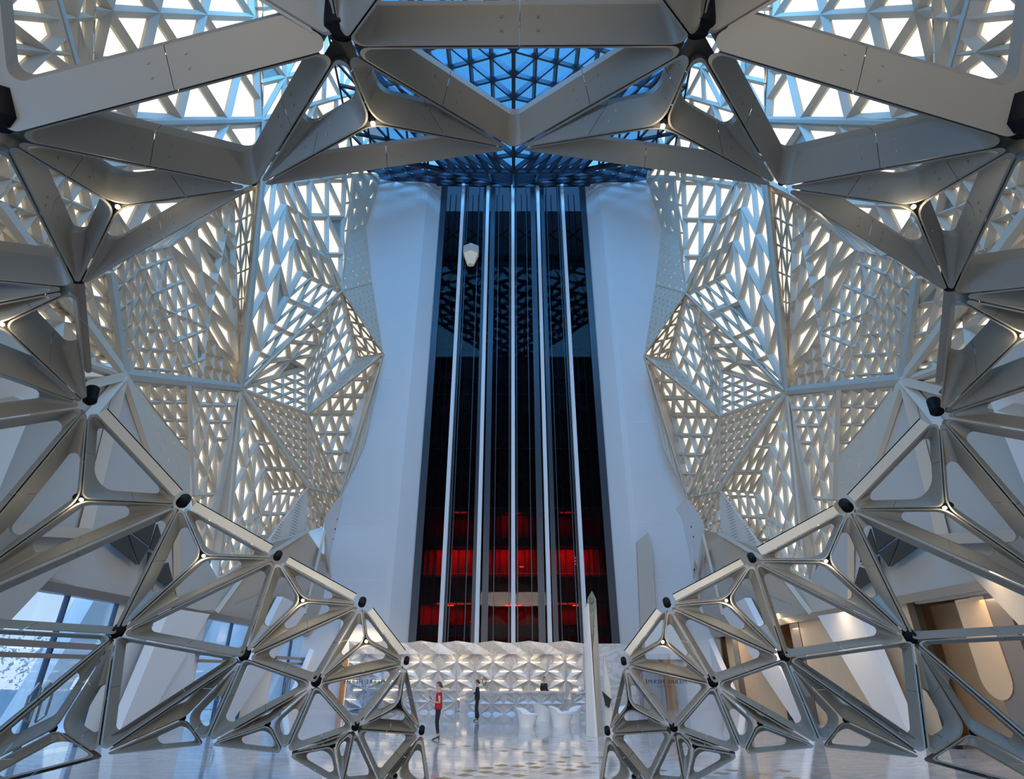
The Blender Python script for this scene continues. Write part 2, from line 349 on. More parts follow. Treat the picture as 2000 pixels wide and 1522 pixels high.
for side, wname in ((-1, 'wall_left'), (1, 'wall_right')):
    wall = empty(wname, (side * 13, 25, 0)); tag(wall, kind='structure')
    panes = []
    for F in FACETS:
        mode, nodes = F[0], F[1]
        P = [wpt(k, side) for k in nodes]
        if mode == 'Q' and len(P) == 3: P.append((P[2] + (P[0] - P[2]) * 0.001))
        plate = 0
        if mode == 'L':
            _, _, og, va, vb, diag, hw, dr = F
            C = [wpix(k, side)[:2] for k in nodes]; q = [1 / p.y for p in P]
            CL = [WN[k][:2] for k in nodes]
            det = va[0] * vb[1] - va[1] * vb[0]
            ij = [(((x - og[0]) * vb[1] - (y - og[1]) * vb[0]) / det, (va[0] * (y - og[1]) - va[1] * (x - og[0])) / det) for x, y in CL]
            i0, i1 = math.floor(min(t[0] for t in ij)) - 1, math.ceil(max(t[0] for t in ij)) + 1
            j0, j1 = math.floor(min(t[1] for t in ij)) - 1, math.ceil(max(t[1] for t in ij)) + 1
            cells = []; parts_ = convex_parts(CL)
            nd = lambda i, j: (og[0] + va[0] * i + vb[0] * j, og[1] + va[1] * i + vb[1] * j)
            for i in range(i0, i1):
                for j in range(j0, j1):
                    A_, B_, C_, D_ = nd(i, j), nd(i + 1, j), nd(i + 1, j + 1), nd(i, j + 1)
                    for t in (((A_, B_, C_), (A_, C_, D_)) if diag > 0 else ((A_, B_, D_), (B_, C_, D_))):
                        for pt in parts_:
                            c = clip(list(t), pt)
                            if len(c) < 3: continue
                            out = []
                            for x, y in c:
                                if side > 0: x, y = 2007 - x, y + (0.013 * (1003 - x) if y > 330 else 0.0)
                                w_ = mvc((x, y), C); qq = sum(a * b for a, b in zip(w_, q))
                                out.append(atY(x, y, 1 / qq))
                            cells.append(out)
        else:
            _, _, nu, nv, hw, dr, plate = F
            cells = tri_cells(P[0], P[1], P[2], nu) if mode == 'T' else quad_cells(*P, nu, nv)
        b = MB()
        for ce in cells:
            ce = [p for k, p in enumerate(ce) if (p - ce[k - 1]).length > .02]
            m = len(ce)
            if m < 3: continue
            nn = V((0, 0, 0)); per = 0
            for k in range(m): nn += (ce[k] - ce[0]).cross(ce[(k + 1) % m] - ce[0]); per += (ce[k] - ce[k - 1]).length
            ar = nn.length / 2
            if ar < 1e-3: continue
            n = nn.normalized(); 
            if n.dot(CAMP - ce[0]) < 0: n = -n
            inr = 2 * ar / per
            if m == 3:
                la, lb, lc = (ce[1] - ce[2]).length, (ce[0] - ce[2]).length, (ce[0] - ce[1]).length
                ic = (ce[0] * la + ce[1] * lb + ce[2] * lc) / (la + lb + lc)
            else: ic = sum(ce, V()) / m
            if inr < .055 or (plate == 2 and rnd.random() < .0):
                b.add(ce, [tuple(range(m))]); continue
            w = min(hw * (1 if plate else .85), inr * (0.80 if plate == 2 else 0.70 if plate else 0.39))
            s = 1 - w / inr
            d = min(hw, inr * 0.9) * dr * (.8 if plate < 2 else .15)
            inn = [ic + (p - ic) * s for p in ce]
            mid = [p - n * (d if not plate else 0) for p in inn]; i2 = [p - n * (d + 0.08 + 0.1 * d) for p in inn]
            fs = []
            for k in range(m):
                k2 = (k + 1) % m; fs += [(k, k2, m + k2, m + k), (m + k, m + k2, 2 * m + k2, 2 * m + k)]
            b.add(ce + mid + i2, fs)
            rc = ic - CAMP
            panes.append((abs(n.dot(rc.normalized())) * ar * s * s / rc.length_squared, i2))
        b.build('lattice_facet', M['lat'], wall)
    for nodes, mk in FLATS:
        P = [wpt(k, side) for k in nodes]
        n = (P[1] - P[0]).cross(P[2] - P[0]).normalized()
        if n.dot(V((0, 0, CAMZ)) - P[0]) < 0: n = -n
        MB().slab(P, -n * 0.12).build('perforated_plate', M[mk], wall)
    for a_, b_, w, d in RIBS:
        pa, pb = wpt(a_, side), wpt(b_, side)
        tocam = (V((0, 0, CAMZ)) - (pa + pb) / 2).normalized()
        dd = (pb - pa).normalized(); sd = dd.cross(tocam).normalized()
        b = MB(); w *= 0.5
        r0, r1 = pa + tocam * d * .5, pb + tocam * d * .5
        bk = -tocam * 0.25
        b.add([pa + sd * w + bk, pa - sd * w + bk, r0 + sd * w * .35, r0 - sd * w * .35, pb + sd * w + bk, pb - sd * w + bk, r1 + sd * w * .35, r1 - sd * w * .35],
              [(0, 4, 6, 2), (2, 6, 7, 3), (3, 7, 5, 1), (0, 2, 3, 1), (4, 5, 7, 6), (0, 1, 5, 4)])
        b.build('ridge_rib', M['latdark'] if (a_, b_) in (('w2', 'w1'), ('t0', 'w0'), ('w0', 'w1'), ('t3', 't0'), ('k4', 'w2'), ('u3', 'u2')) else M['lat'], wall)
    panes.sort(key=lambda t: -t[0])
    for k, (ap, tri) in enumerate(panes[:300]):
        off = rnd.random() < 0.035
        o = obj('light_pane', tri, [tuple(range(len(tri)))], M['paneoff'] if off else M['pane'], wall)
        if off: o['label'] = 'unlit grey pane'
    rest = MB()
    for ap, tri in panes[300:]: rest.add(tri, [tuple(range(len(tri)))])
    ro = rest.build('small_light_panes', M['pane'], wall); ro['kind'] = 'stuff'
# ------------------------------------------------------------------ foreground free-form canopy of clad triangular frames
canopy = empty('lattice_canopy', (0, 8, 0))
tag(canopy, 'huge arching canopy of taupe metal triangular frames with black hubs in the foreground', 'canopy')

NL = {  # left half: pixel x, y, depth Y
 'A': (668, 92, 4.0), 'B': (2, 268, 4.2), 'C': (152, 563, 7.0), 'D': (173, 793, 9.0), 'E': (353, 985, 10.8), 'F': (540, 1091, 11.8),
 'G': (706, 1182, 12.5), 'H': (793, 1296, 12.8), 'I': (823, 1433, 12.7), 'J': (842, 1562, 12.35),
 'K': (226, 1241, 9.5), 'L': (475, 1286, 11.0), 'M': (616, 1336, 11.7), 'N': (693, 1424, 11.7), 'T': (742, 1532, 11.9),
 'P': (191, 1478, 8.2), 'Q': (399, 1457, 9.8), 'R': (555, 1474, 10.6), 'S': (668, 1540, 11.0),
 'Vv': (500, 366, 6.0), 'Z2': (-180, 1218, 7.6), 'Z10': (-165, 1568, 6.6), 'Z4': (-260, 640, 6.2), 'Z5': (-280, 520, 5.6),
 'Z3': (-280, 860, 6.6), 'Z6': (-60, -350, 2.5), 'Z7': (600, -260, 2.6),
 'y1': (397, 1086, 10.6), 'y2': (591, 1173, 11.7), 'y3': (715, 1253, 12.1), 'y4': (781, 1379, 12.2), 'y5': (158, 976, 9.0),
 'y6': (3, 633, 6.9), 'y7': (229, 403, 5.6), 'y8': (728, 240, 4.9), 'y9': (111, 1424, 8.4), 'y10': (361, 1403, 9.9),
 'y11': (526, 1414, 10.8), 'y12': (652, 1456, 11.3), 'y13': (773, 1516, 12.4), 'y14': (731, 1411, 12.6),
}
NR = {
 'A': (1362, 88, 4.0), 'B': (1998, 279, 4.2), 'C': (1857, 577, 7.0), 'D': (1833, 813, 9.0), 'E': (1658, 994, 10.8), 'F': (1471, 1095, 11.8),
 'G': (1304, 1183, 12.5), 'H': (1219, 1297, 12.8), 'I': (1187, 1434, 12.7), 'J': (1167, 1562, 12.35),
 'K': (1783, 1251, 9.5), 'L': (1534, 1287, 11.0), 'M': (1394, 1337, 11.7), 'N': (1317, 1426, 11.7), 'T': (1266, 1532, 11.9),
 'P': (1813, 1484, 8.2), 'Q': (1606, 1461, 9.8), 'R': (1451, 1475, 10.6), 'S': (1338, 1540, 11.0),
 'Vv': (1522, 366, 6.0), 'Z2': (2190, 1230, 7.6), 'Z10': (2165, 1580, 6.6), 'Z4': (2270, 665, 6.2), 'Z5': (2290, 530, 5.6),
 'Z3': (2290, 890, 6.6), 'Z6': (2085, -350, 2.5), 'Z7': (1430, -260, 2.6),
 'y1': (1614, 1096, 10.6), 'y2': (1419, 1173, 11.7), 'y3': (1295, 1254, 12.1), 'y4': (1228, 1380, 12.2), 'y5': (1846, 992, 9.0),
 'y6': (1998, 655, 6.9), 'y7': (1785, 403, 5.6), 'y8': (1295, 245, 4.9), 'y9': (1894, 1431, 8.4), 'y10': (1648, 1407, 9.9),
 'y11': (1481, 1413, 10.8), 'y12': (1355, 1457, 11.3), 'y13': (1237, 1517, 12.4), 'y14': (1280, 1411, 12.6),
}
PWN = {'W': (1004, 292, 6.0), 'Z8': (1012, -380, 1.6)}
CIN = V((0, 5.5, 1.5))

def inset_loop(tri, inset, tips, depth, n, k):
    """three corner point lists of a triangle inset in its plane, its corners rounded, moved by depth along n"""
    out = []
    P = tri
    L = [(P[(i + 1) % 3] - P[i]).length for i in range(3)]
    per = sum(L); area = (P[1] - P[0]).cross(P[2] - P[0]).length / 2
    inr = 2 * area / per
    inset = min(inset, inr * 0.62)
    cen = (P[0] * L[1] + P[1] * L[2] + P[2] * L[0]) / per
    s = 1 - inset / inr
    Q = [cen + (p - cen) * s for p in P]
    for i in range(3):
        a, b, c = Q[i - 1], Q[i], Q[(i + 1) % 3]
        u = (a - b); w = (c - b); lu, lw = u.length, w.length; u.normalize(); w.normalize()
        th = u.angle(w); sh = math.sin(th / 2)
        r = tips[i](sh)
        t = min(r / math.tan(th / 2), 0.44 * lu, 0.44 * lw); r = t * math.tan(th / 2)
        bis = (u + w).normalized(); c0 = b + bis * (r / sh)
        sp, ep = b + u * t, b + w * t
        va, vb = sp - c0, ep - c0
        ang = va.angle(vb) if r > 1e-5 else 0
        pts = []
        for j in range(k + 1):
            f = j / k
            if ang > 1e-3: p = (va * math.sin((1 - f) * ang) + vb * math.sin(f * ang)) / math.sin(ang)
            else: p = va.lerp(vb, f)
            pts.append(c0 + p)
        m0, m1 = (a + b) / 2, (b + c) / 2
        g = 0.0035
        m0 = m0 + (b - m0).normalized() * g; m1 = m1 + (b - m1).normalized() * g
        out.append([p + (depth if isinstance(depth, V) else n * depth) for p in [m0] + pts + [m1]])
    return out

frame_pts = []
def frame(Pn, names, size, nb=False):
    tri = [Pn[x] for x in names]
    n = (tri[1] - tri[0]).cross(tri[2] - tri[0]).normalized()
    cen = (tri[0] + tri[1] + tri[2]) / 3
    if n.dot(cen - CIN) < 0: n = -n
    h, w = size
    kk = min(1.0, max(0.0, (cen.z - 5.0) / 2.6))
    up = V((0, -0.56, 0.83))
    nf = n
    n = ((nf * .5 + V((0, .62, .36))) * (1 - kk) + up * kk).normalized()
    if h < .2 and n.dot(nf) < .3: n = (n + nf * .6).normalized()
    if kk > .5: h *= 1.2
    w = w * (1 - kk) + 0.12 * kk
    d1 = n * h; d2 = d1 + (n * (1 - kk) + V((0, .30, .95)) * kk).normalized() * h * (.42 + .15 * kk)
    def tip(ap):
        if ap: return lambda s: min(0.45, 0.055 * s / (1 - s + 1e-6))
        return lambda s: min(0.13 * h / 0.4 + 0.02, (0.17 * h / 0.4 + 0.02) * s / (1 - s + 1e-6))
    def op(ap):
        if ap: return lambda s: 0.42 * (h / 0.4) ** 0.5
        return lambda s: 0.13 * h / 0.4 + 0.02
    T0 = [tip(x.startswith('y')) for x in names]; T1 = [op(x.startswith('y')) for x in names]
    k = 7
    e = 0.010
    loops = [inset_loop(tri, e, T0, d2, n, k), inset_loop(tri, e, T0, 0.0, n, k), inset_loop(tri, e + 0.022, T0, -0.004, n, k),
             inset_loop(tri, e + 0.026, T0, 0.02, n, k),
             inset_loop(tri, w, T1, d1, n, k), inset_loop(tri, w, T1, d2, n, k), inset_loop(tri, e, T0, d2, n, k)]
    loops = loops[1:]
    for i in range(3):
        vs = []; fs = []
        m = len(loops[0][i])
        for lp in loops: vs += lp[i]
        for a in range(len(loops) - 1):
            for j in range(m - 1):
                fs.append((a * m + j, a * m + j + 1, (a + 1) * m + j + 1, (a + 1) * m + j))
        # orient towards the opening
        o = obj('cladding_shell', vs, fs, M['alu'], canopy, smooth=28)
        # screws in the broad faces beside the joints of the nearest frames
        if nb:
            b = MB()
            for side in (0, -1):
                p0 = loops[3][i][side]; p1 = loops[4 - 1 + 0][i][side]
                fro, bac = loops[2][i][side], loops[3][i][side]
                q0 = loops[2][i][1 if side == 0 else -2]; 
                along = (q0 - fro).normalized()
                acr = bac - fro
                nn = along.cross(acr).normalized()
                if nn.dot(V((0, 0, CAMZ)) - fro) < 0: nn = -nn
                for fr in (0.33, 0.7):
                    c = fro + acr * fr + along * 0.2
                    b.cyl(c - nn * 0.002, c + nn * 0.006, 0.020, 0.018, n=10)
                    b.cyl(c + nn * 0.006, c + nn * 0.009, 0.008, 0.006, n=6)
            bo = b.build('screw', M['bolt'], o); bo['kind'] = 'stuff'

def hub(p, n, r, dep, name='hub'):
    b = MB()
    b.lathe(p + n * (0.03 + r * .25), [(r * 0.55, 0.0), (r, r * .5), (r, dep), (r * 0.6, dep + 0.02)], n=14, axis=n)
    b.build(name, M['black'], canopy, smooth=40)

TOPA = (0.215, 0.09); BIG = (0.30, 0.12); MID = (0.27, 0.13); LOW = (0.21, 0.095); SML = (0.17, 0.08); THIN = (0.18, 0.09)
def apex(a, b, c, y): return [(a, b, y), (b, c, y), (c, a, y)]
TOPF = []
side_faces = [
 (BIG, ('A', 'B', 'Z6'), True), (BIG, ('A', 'Z6', 'Z7'), False), (BIG, ('A', 'Z7', 'Z8'), False),
 (BIG, ('A', 'B', 'Vv'), True), (BIG, ('B', 'Z5', 'C'), False),
 (MID, ('C', 'Z5', 'Z4'), False), (MID, ('D', 'Z3', 'Z4'), False), (MID, ('D', 'Z3', 'Z2'), False),
 (LOW, ('E', 'K', 'Z2'), False), (THIN, ('K', 'Z2', 'Z10'), False),
 (LOW, ('K', 'L', 'P'), False), (LOW, ('K', 'F', 'L'), False), (LOW, ('L', 'M', 'Q'), False), (LOW, ('L', 'G', 'M'), False),
 (SML, ('M', 'N', 'R'), False), (SML, ('N', 'S', 'T'), False), (SML, ('N', 'I', 'T'), False), (SML, ('M', 'H', 'N'), False),
]
for t in apex('A', 'Vv', 'W', 'y8'): side_faces.append((TOPA, t, True))
for t in apex('B', 'C', 'Vv', 'y7'): side_faces.append((TOPA, t, True))
for t in apex('C', 'D', 'Z4', 'y6'): side_faces.append((MID, t, False))
for t in apex('D', 'E', 'Z2', 'y5'): side_faces.append((MID, t, False))
for t in apex('E', 'F', 'K', 'y1'): side_faces.append((LOW, t, False))
for t in apex('F', 'G', 'L', 'y2'): side_faces.append((LOW, t, False))
for t in apex('K', 'P', 'Z10', 'y9'): side_faces.append((THIN, t, False))
for t in apex('L', 'P', 'Q', 'y10'): side_faces.append((THIN, t, False))
for t in apex('G', 'H', 'M', 'y3'): side_faces.append((SML, t, False))
for t in apex('M', 'Q', 'R', 'y11'): side_faces.append((SML, t, False))
for t in apex('H', 'I', 'N', 'y4'): side_faces.append((SML, t, False))
for t in apex('N', 'R', 'S', 'y12'): side_faces.append((SML, t, False))
for t in apex('I', 'T', 'J', 'y13'): side_faces.append((SML, t, False))

LAMPS = []
for ND in (NL, NR):
    Pn = {k: atY(*v) for k, v in ND.items()}
    for k, v in PWN.items(): Pn[k] = atY(*v)
    nodesz = {}
    for size, names, nb in side_faces:
        frame(Pn, names, size, nb)
        for x in names: nodesz[x] = max(nodesz.get(x, 0), size[0])
    if ND is NL:
        Pa = dict(Pn); PR = {k: atY(*v) for k, v in NR.items()}
        Pn2 = {'A': Pn['A'], 'X': PR['A'], 'W': Pn['W'], 'Z8': Pn['Z8']}
        frame(Pn2, ('A', 'X', 'W'), BIG, True); frame(Pn2, ('A', 'X', 'Z8'), BIG, True)
    for x, h in nodesz.items():
        if ND is NR and x in ('W', 'Z8'): continue
        p = Pn[x]; n = (p - CIN).normalized()
        if x.startswith('y'):
            hub(p, n, 0.055 * (h / 0.4) + 0.02, h * 0.5, 'apex_node')
            if x in ('y1', 'y2', 'y3', 'y5', 'y6', 'y7', 'y8'): LAMPS.append((p, n, h))
        elif x == 'W': pass
        elif x in 'PQRST': pass
        elif x == 'Vv': hub(p + n * .04, n, 0.05, h)
        else:
            kk = min(1.0, max(0.0, (p.z - 5.0) / 2.6)); nu_ = ((n * .5 + V((0, .62, .36))) * (1 - kk) + V((0, -.56, .83)) * kk).normalized()
            hub(p + nu_ * (.02 - .035 * (1 - kk)), nu_, (0.055 + 0.6 * (h - 0.15)) * (.85 if x in 'CDEFGHI' else 1.3 if x in 'AB' else 1), h * 1.3)
    # flat pale flange along the free rim
    for a, b_ in (('D', 'E'), ('E', 'F'), ('F', 'G'), ('G', 'H')):
        pa, pb = Pn[a], Pn[b_]; d = (pb - pa).normalized(); mid = (pa + pb) / 2
        vw = (mid - V((0, 0, CAMZ))).normalized()
        sd = d.cross(vw).normalized()
        if sd.dot(V((0, 12, 8)) - mid) < 0: sd = -sd
        g = 0.20; wd = 0.17 if a in 'DE' else 0.13
        q0, q1 = pa + d * g, pb - d * g
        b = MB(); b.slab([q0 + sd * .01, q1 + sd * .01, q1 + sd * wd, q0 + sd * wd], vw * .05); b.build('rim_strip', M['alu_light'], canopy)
        b = MB(); b.slab([q0 + sd * (wd + .004), q1 + sd * (wd + .004), q1 + sd * (wd + .02), q0 + sd * (wd + .02)], vw * .12); b.build('rim_seal', M['black'], canopy)

for p, n, h in LAMPS:
    b = MB(); c = p - n * 0.03
    r = 0.035 if h > 0.35 else 0.028
    b.lathe(c, [(r * 0.4, -0.01), (r * 0.95, 0.0), (r, 0.03)], n=14, axis=n)
    lo = b.build('lamp', M['lamp'], canopy, smooth=40); lo['label'] = 'small glowing warm spotlight in a frame joint'
    ld = bpy.data.lights.new('spot_lamp', 'POINT'); ld.energy = 6; ld.color = (1, 0.86, 0.62); ld.shadow_soft_size = 0.04
    l = bpy.data.objects.new('spot_lamp_light', ld); COL.objects.link(l); l.location = c - n * 0.09
    l.parent = lo
    l.matrix_parent_inverse = Matrix.Identity(4)
    l.location = (c - n * 0.09) - V(canopy.location) if False else c - n * 0.09
# ------------------------------------------------------------------ rear wall, lift shaft, skylight
M['shaftglass'] = glass_mat('smoked_lift_glass', (0.50, 0.45, 0.47), 0.008, rough=0.0, gcol=0.35, edge=0.25)
M['steel_dark'] = mat('dark_blue_grey_steel', (0.035, 0.05, 0.07), rough=0.4, metal=0.3)
M['fin'] = mat('pale_painted_fin', (0.62, 0.66, 0.70), rough=0.5)
M['shaftdark'] = mat('near_black_shaft_lining', (0.012, 0.012, 0.018), rough=0.3, spec=0.6)
M['curtain'] = mat('deep_red_lit_curtain', (0.22, 0.008, 0.01), rough=0.8, noise=0.5, nscale=1.2)
M['rear'] = mat('white_rear_wall_panels', (0.56, 0.59, 0.62), rough=0.65, noise=0.02, nscale=0.3)
YB = 40.0
def R(px, py, Y=YB): return atY(px, py, Y)
def zat(py, Y): return atY(1003, py, Y).z
ZB = zat(1262, YB); ZT = zat(355, YB)
XC = atY(1003, 700, YB).x
hb = 6.62
# shaft half width, real verticals
HW = atY(1211, 1258, YB).x - XC - 0.02
rear = empty('wall_rear', (0, YB, 0)); tag(rear, kind='structure')
XS = 20
for s in (-1, 1):
    # outer wall plane, lighter edge strip, reveal towards the shaft
    xo = XC + s * (HW + 1.55); xi = XC + s * (HW + 1.15)
    MB().slab([(xo, YB - 1.2, 0), (s * XS, YB - 1.2, 0), (s * XS, YB - 1.2, ZT + 2), (xo, YB - 1.2, ZT + 2)], (0, 0.4, 0)).build('wall_slab', M['rear'], rear)
    MB().add([(xo, YB - 1.2, 0), (xi, YB - 1.05, 0), (xi, YB - 1.05, ZT + 2), (xo, YB - 1.2, ZT + 2)], [(0, 1, 2, 3)]).build('chamfer_strip', M['rear'], rear)
    MB().add([(xi, YB - 1.05, 0), (XC + s * HW, YB, 0), (XC + s * HW, YB, ZT + 2), (xi, YB - 1.05, ZT + 2)], [(0, 1, 2, 3)]).build('reveal_panel', M['rear'], rear)
    # fine panel joints
    for k in range(1, 12):
        z = k * 3.7
        MB().box(((xo + s * XS) / 2, YB - 1.203, z), (abs(s * XS - xo), 0.012, 0.03)).build('panel_joint', M['fin'], rear)
MB().slab([(-XS, YB + 6, 0), (XS, YB + 6, 0), (XS, YB + 6, ZT + 2), (-XS, YB + 6, ZT + 2)], (0, .3, 0)).build('shaft_back', M['shaftdark'], rear)

shaft = empty('lift_shaft', (XC, YB, 0))
tag(shaft, 'tall smoked glass lift shaft with pale vertical fins and red lit lower floors', 'lift shaft')
finx = [860, 931, 1002.5, 1074, 1144]       # pixel x at y = 1240
H = ZT - 0.2
for px in finx:
    x = atY(px, 1240, YB - .5).x
    MB().box((x, YB - 0.3, (ZB + H) / 2), (0.27, 0.5, H - ZB)).build('fin', M['fin'], shaft)
edges = [XC - HW] + [atY(px, 1240, YB).x for px in finx] + [XC + HW]
posts = [(924, .3), (946, .42), (1059, .45), (1086, .34), (869, .12), (875, .06), (1135, .12), (1129, .06), (994, .08), (1011, .08), (907, .05), (963, .05), (1040, .05), (1098, .05)]
for px, w in posts:
    if not w: continue
    x = atY(px, 1240, YB).x
    MB().box((x, YB + 0.15, (ZB + H) / 2), (w, 0.35, H - ZB)).build('steel_post', M['steel_dark'], shaft)
for s in (-1, 1):
    MB().box((XC + s * (HW - .25), YB + 0.1, (ZB + H) / 2), (.5, 0.4, H - ZB)).build('steel_post', M['steel_dark'], shaft)
for i in range(6):
    x0, x1 = edges[i] + .1, edges[i + 1] - .1
    nrow = 9
    for k in range(nrow):
        z0 = ZB + (H - ZB) * k / nrow; z1 = ZB + (H - ZB) * (k + 1) / nrow - 0.03
        MB().slab([(x0, YB + .05, z0), (x1, YB + .05, z0), (x1, YB + .05, z1), (x0, YB + .05, z1)], (0, .03, 0)).build('glass_pane', M['shaftglass'], shaft)
# floor beams inside, lattice bracing and guide rails
for k, py in enumerate((1232, 1172, 1060, 1000, 925, 860, 800, 740, 680, 620, 560, 505)):
    z = zat(py, YB + 2.5)
    MB().box((XC, YB + 2.5, z), (2 * HW, .5, .38 if k > 2 else .7)).build('floor_beam', M['steel_dark'], shaft)
b = MB()
M['rail'] = mat('bluish_guide_rail', (0.07, 0.09, 0.13), rough=0.35, metal=0.6)
for i in range(6):
    xm = (edges[i] + edges[i + 1]) / 2
    for dx in (-.35, .2):
        MB().box((xm + dx, YB + 1.5, (ZB + H) / 2), (.07, .09, H - ZB)).build('guide_rail', M['rail'], shaft)
    for k in range(9):
        z = 14 + k * 3.1
        b.bar((edges[i] + .3, YB + 2.2, z), (edges[i + 1] - .3, YB + 2.2, z + 1.6), .09, .09)
        b.bar((edges[i] + .3, YB + 2.2, z + 1.6), (edges[i + 1] - .3, YB + 2.2, z), .09, .09)
b.build('cross_bracing', M['rail'], shaft)
# red lit curtains of the lower floors
def curtain(x0, x1, z0, z1, y):
    b = MB(); n = max(6, int((x1 - x0) * 7)); vs = []; fs = []
    for i in range(n + 1):
        x = x0 + (x1 - x0) * i / n; yy = y + 0.07 * math.sin(i * 1.9) + .03 * math.sin(i * .7)
        vs += [(x, yy, z0), (x, yy, z1)]
    for i in range(n): fs.append((2 * i, 2 * i + 2, 2 * i + 3, 2 * i + 1))
    b.add(vs, fs); b.build('red_curtain', M['curtain'], shaft, smooth=60)
zA0, zA1 = zat(1126, YB + 2.9), zat(1074, YB + 2.9)
zB0, zB1 = zat(1258, YB + 2.9), zat(1184, YB + 2.9)
zC0, zC1 = zat(1056, YB + 2.9), zat(1005, YB + 2.9)
for i in range(6):
    for z0, z1 in ((zA0, zA1), (zB0 - 1, zB1), (zC0, zC1)):
        curtain(edges[i] + .25, edges[i + 1] - .25, z0, z1, YB + 2.9)
M['redled'] = mat('red_strip_light', (1, .1, .05), emit=(1.0, 0.06, 0.015), estr=5)
M['redled2'] = mat('red_small_light', (1, .1, .05), emit=(1.0, 0.04, 0.015), estr=5)
for px in (880, 992, 1011, 1124):
    c = atY(px, 1183, YB + 2.3)
    o = MB().box(c, (.42, .06, .06)).build('strip_light', M['redled'], shaft)
for px, py in ((882, 1096), (882, 1101), (882, 1107), (1124, 1090), (1124, 1096), (1124, 1102), (1016, 1107), (1019, 1108), (1022, 1107)):
    c = atY(px, py, YB + 2.3)
    MB().cyl(c, c + V((0, -.05, 0)), .05, .04, n=8).build('red_lamp', M['redled2'], shaft)
for x_, z_, e in ((-4.2, zB1 + .1, 60), (4.2, zB1 + .1, 60), (0, zB1 + .1, 50), (-4.2, zA1 - .1, 130), (4.2, zA1 - .1, 130), (0, zA1 - .1, 130), (0, zC1 - .1, 25), (-4, zC1, 12), (4, zC1, 12), (-6.2, zB1 - .2, 30)):
    ld = bpy.data.lights.new('red_light', 'AREA'); ld.shape = 'RECTANGLE'; ld.size = 2.4 if e > 40 else 1; ld.size_y = .2; ld.energy = e * .8; ld.color = (1, .03, .015)
    o = bpy.data.objects.new('red_light', ld); COL.objects.link(o); o.location = (XC + x_, YB + 2.1, z_); o.rotation_euler = (math.radians(28), 0, 0)
# lift car
M['car'] = mat('warm_white_car_panels', (0.72, 0.66, 0.55), rough=0.45, emit=(1, .85, .6), estr=0.12)
M['carroof'] = mat('perforated_car_top', (0.62, 0.58, 0.5), rough=0.5)
cc = atY(920, 494, YB - .55)
car = empty('lift_car', cc); tag(car, 'small pale faceted lift car high on the second bay of the shaft', 'lift car')
w = 0.62
hexa = [(-w, .3), (-w, -.25), (0, -.62), (w, -.25), (w, .3), (0, .5)]
def ring(z, s): return [V((cc.x + x * s, cc.y + y * s, cc.z + z)) for x, y in hexa]
def loft(r0, r1): return r0 + r1, [(i, (i + 1) % 6, 6 + (i + 1) % 6, 6 + i) for i in range(6)]
b = MB(); b.add(*loft(ring(-.2, 1.08), ring(.55, 1.08))); b.add(ring(-.2, 1.08) + ring(.55, 1.08), [(5, 4, 3, 2, 1, 0), (6, 7, 8, 9, 10, 11)]); b.build('cabin', M['carroof'], car)
b = MB(); b.add(*loft(ring(-1.35, .45), ring(-.2, 1.0))); b.add(ring(-1.35, .45), [(5, 4, 3, 2, 1, 0)]); b.build('tapered_underside', M['car'], car)
for k in range(4):
    z = cc.z - .05 + k * .15
    MB().bar((cc.x - w * 1.09, cc.y - .29, z), (cc.x, cc.y - .70, z), .03, .03).build('grille_bar', M['fin'], car)
    MB().bar((cc.x + w * 1.09, cc.y - .29, z), (cc.x, cc.y - .70, z), .03, .03).build('grille_bar', M['fin'], car)

# skylight
M['skyglass'] = glass_mat('blue_tinted_glazing', (0.85, 0.95, 1.0), 0.04)
M['skybar'] = mat('dark_blue_steel_bar', (0.02, 0.035, 0.06), rough=0.35, metal=0.4)
sky_ = empty('skylight', (0, 34, 30)); tag(sky_, 'blue faceted glass skylight with dark triangular steel grid over the lift shaft', 'skylight')
SP = {'p': atY(1003, 334, 33), 'l': atY(742, 356, 39.5), 'r': atY(1258, 358, 39.5), 'm': atY(1003, 362, 39.6), 'lf': atY(640, 60, 24), 'rf': atY(1362, 60, 24), 'tp': atY(1003, -80, 17),
      'll': atY(690, 300, 33), 'rr': atY(1316, 300, 33), 'pl': atY(870, 332, 36.5), 'pr': atY(1136, 333, 36.5)}
for names, n in ((('p', 'pl', 'm'), 3), (('p', 'pr', 'm'), 3), (('pl', 'l', 'm'), 4), (('pr', 'r', 'm'), 4), (('p', 'pl', 'lf'), 6), (('p', 'pr', 'rf'), 6), (('pl', 'l', 'll'), 4), (('pr', 'r', 'rr'), 4),
                 (('pl', 'll', 'lf'), 5), (('pr', 'rr', 'rf'), 5), (('p', 'lf', 'tp'), 9), (('p', 'rf', 'tp'), 9)):
    P = [SP[k] for k in names]
    nn = (P[1] - P[0]).cross(P[2] - P[0]).normalized()
    if nn.dot(V((0, 0, CAMZ)) - P[0]) > 0: nn = -nn
    b = MB(); gl = MB()
    cells = tri_cells(*P, n)
    seen = set()
    for t in cells:
        ic = (t[0] + t[1] + t[2]) / 3
        obj('glass_pane', [ic + (p - ic) * .97 + nn * .3 for p in t], [(0, 1, 2)], M['skyglass'], sky_)
        for i in range(3):
            p, q = t[i], t[(i + 1) % 3]
            key = tuple(sorted((tuple(round(k, 2) for k in p), tuple(round(k, 2) for k in q))))
            if key in seen: continue
            seen.add(key)
            b.bar(p, q, .13, .42, up=nn)
    b.build('steel_grid', M['skybar'], sky_)
# roof around the skylight
M['roof'] = mat('blue_shaded_roof_lining', (0.5, 0.52, 0.55), rough=0.7)
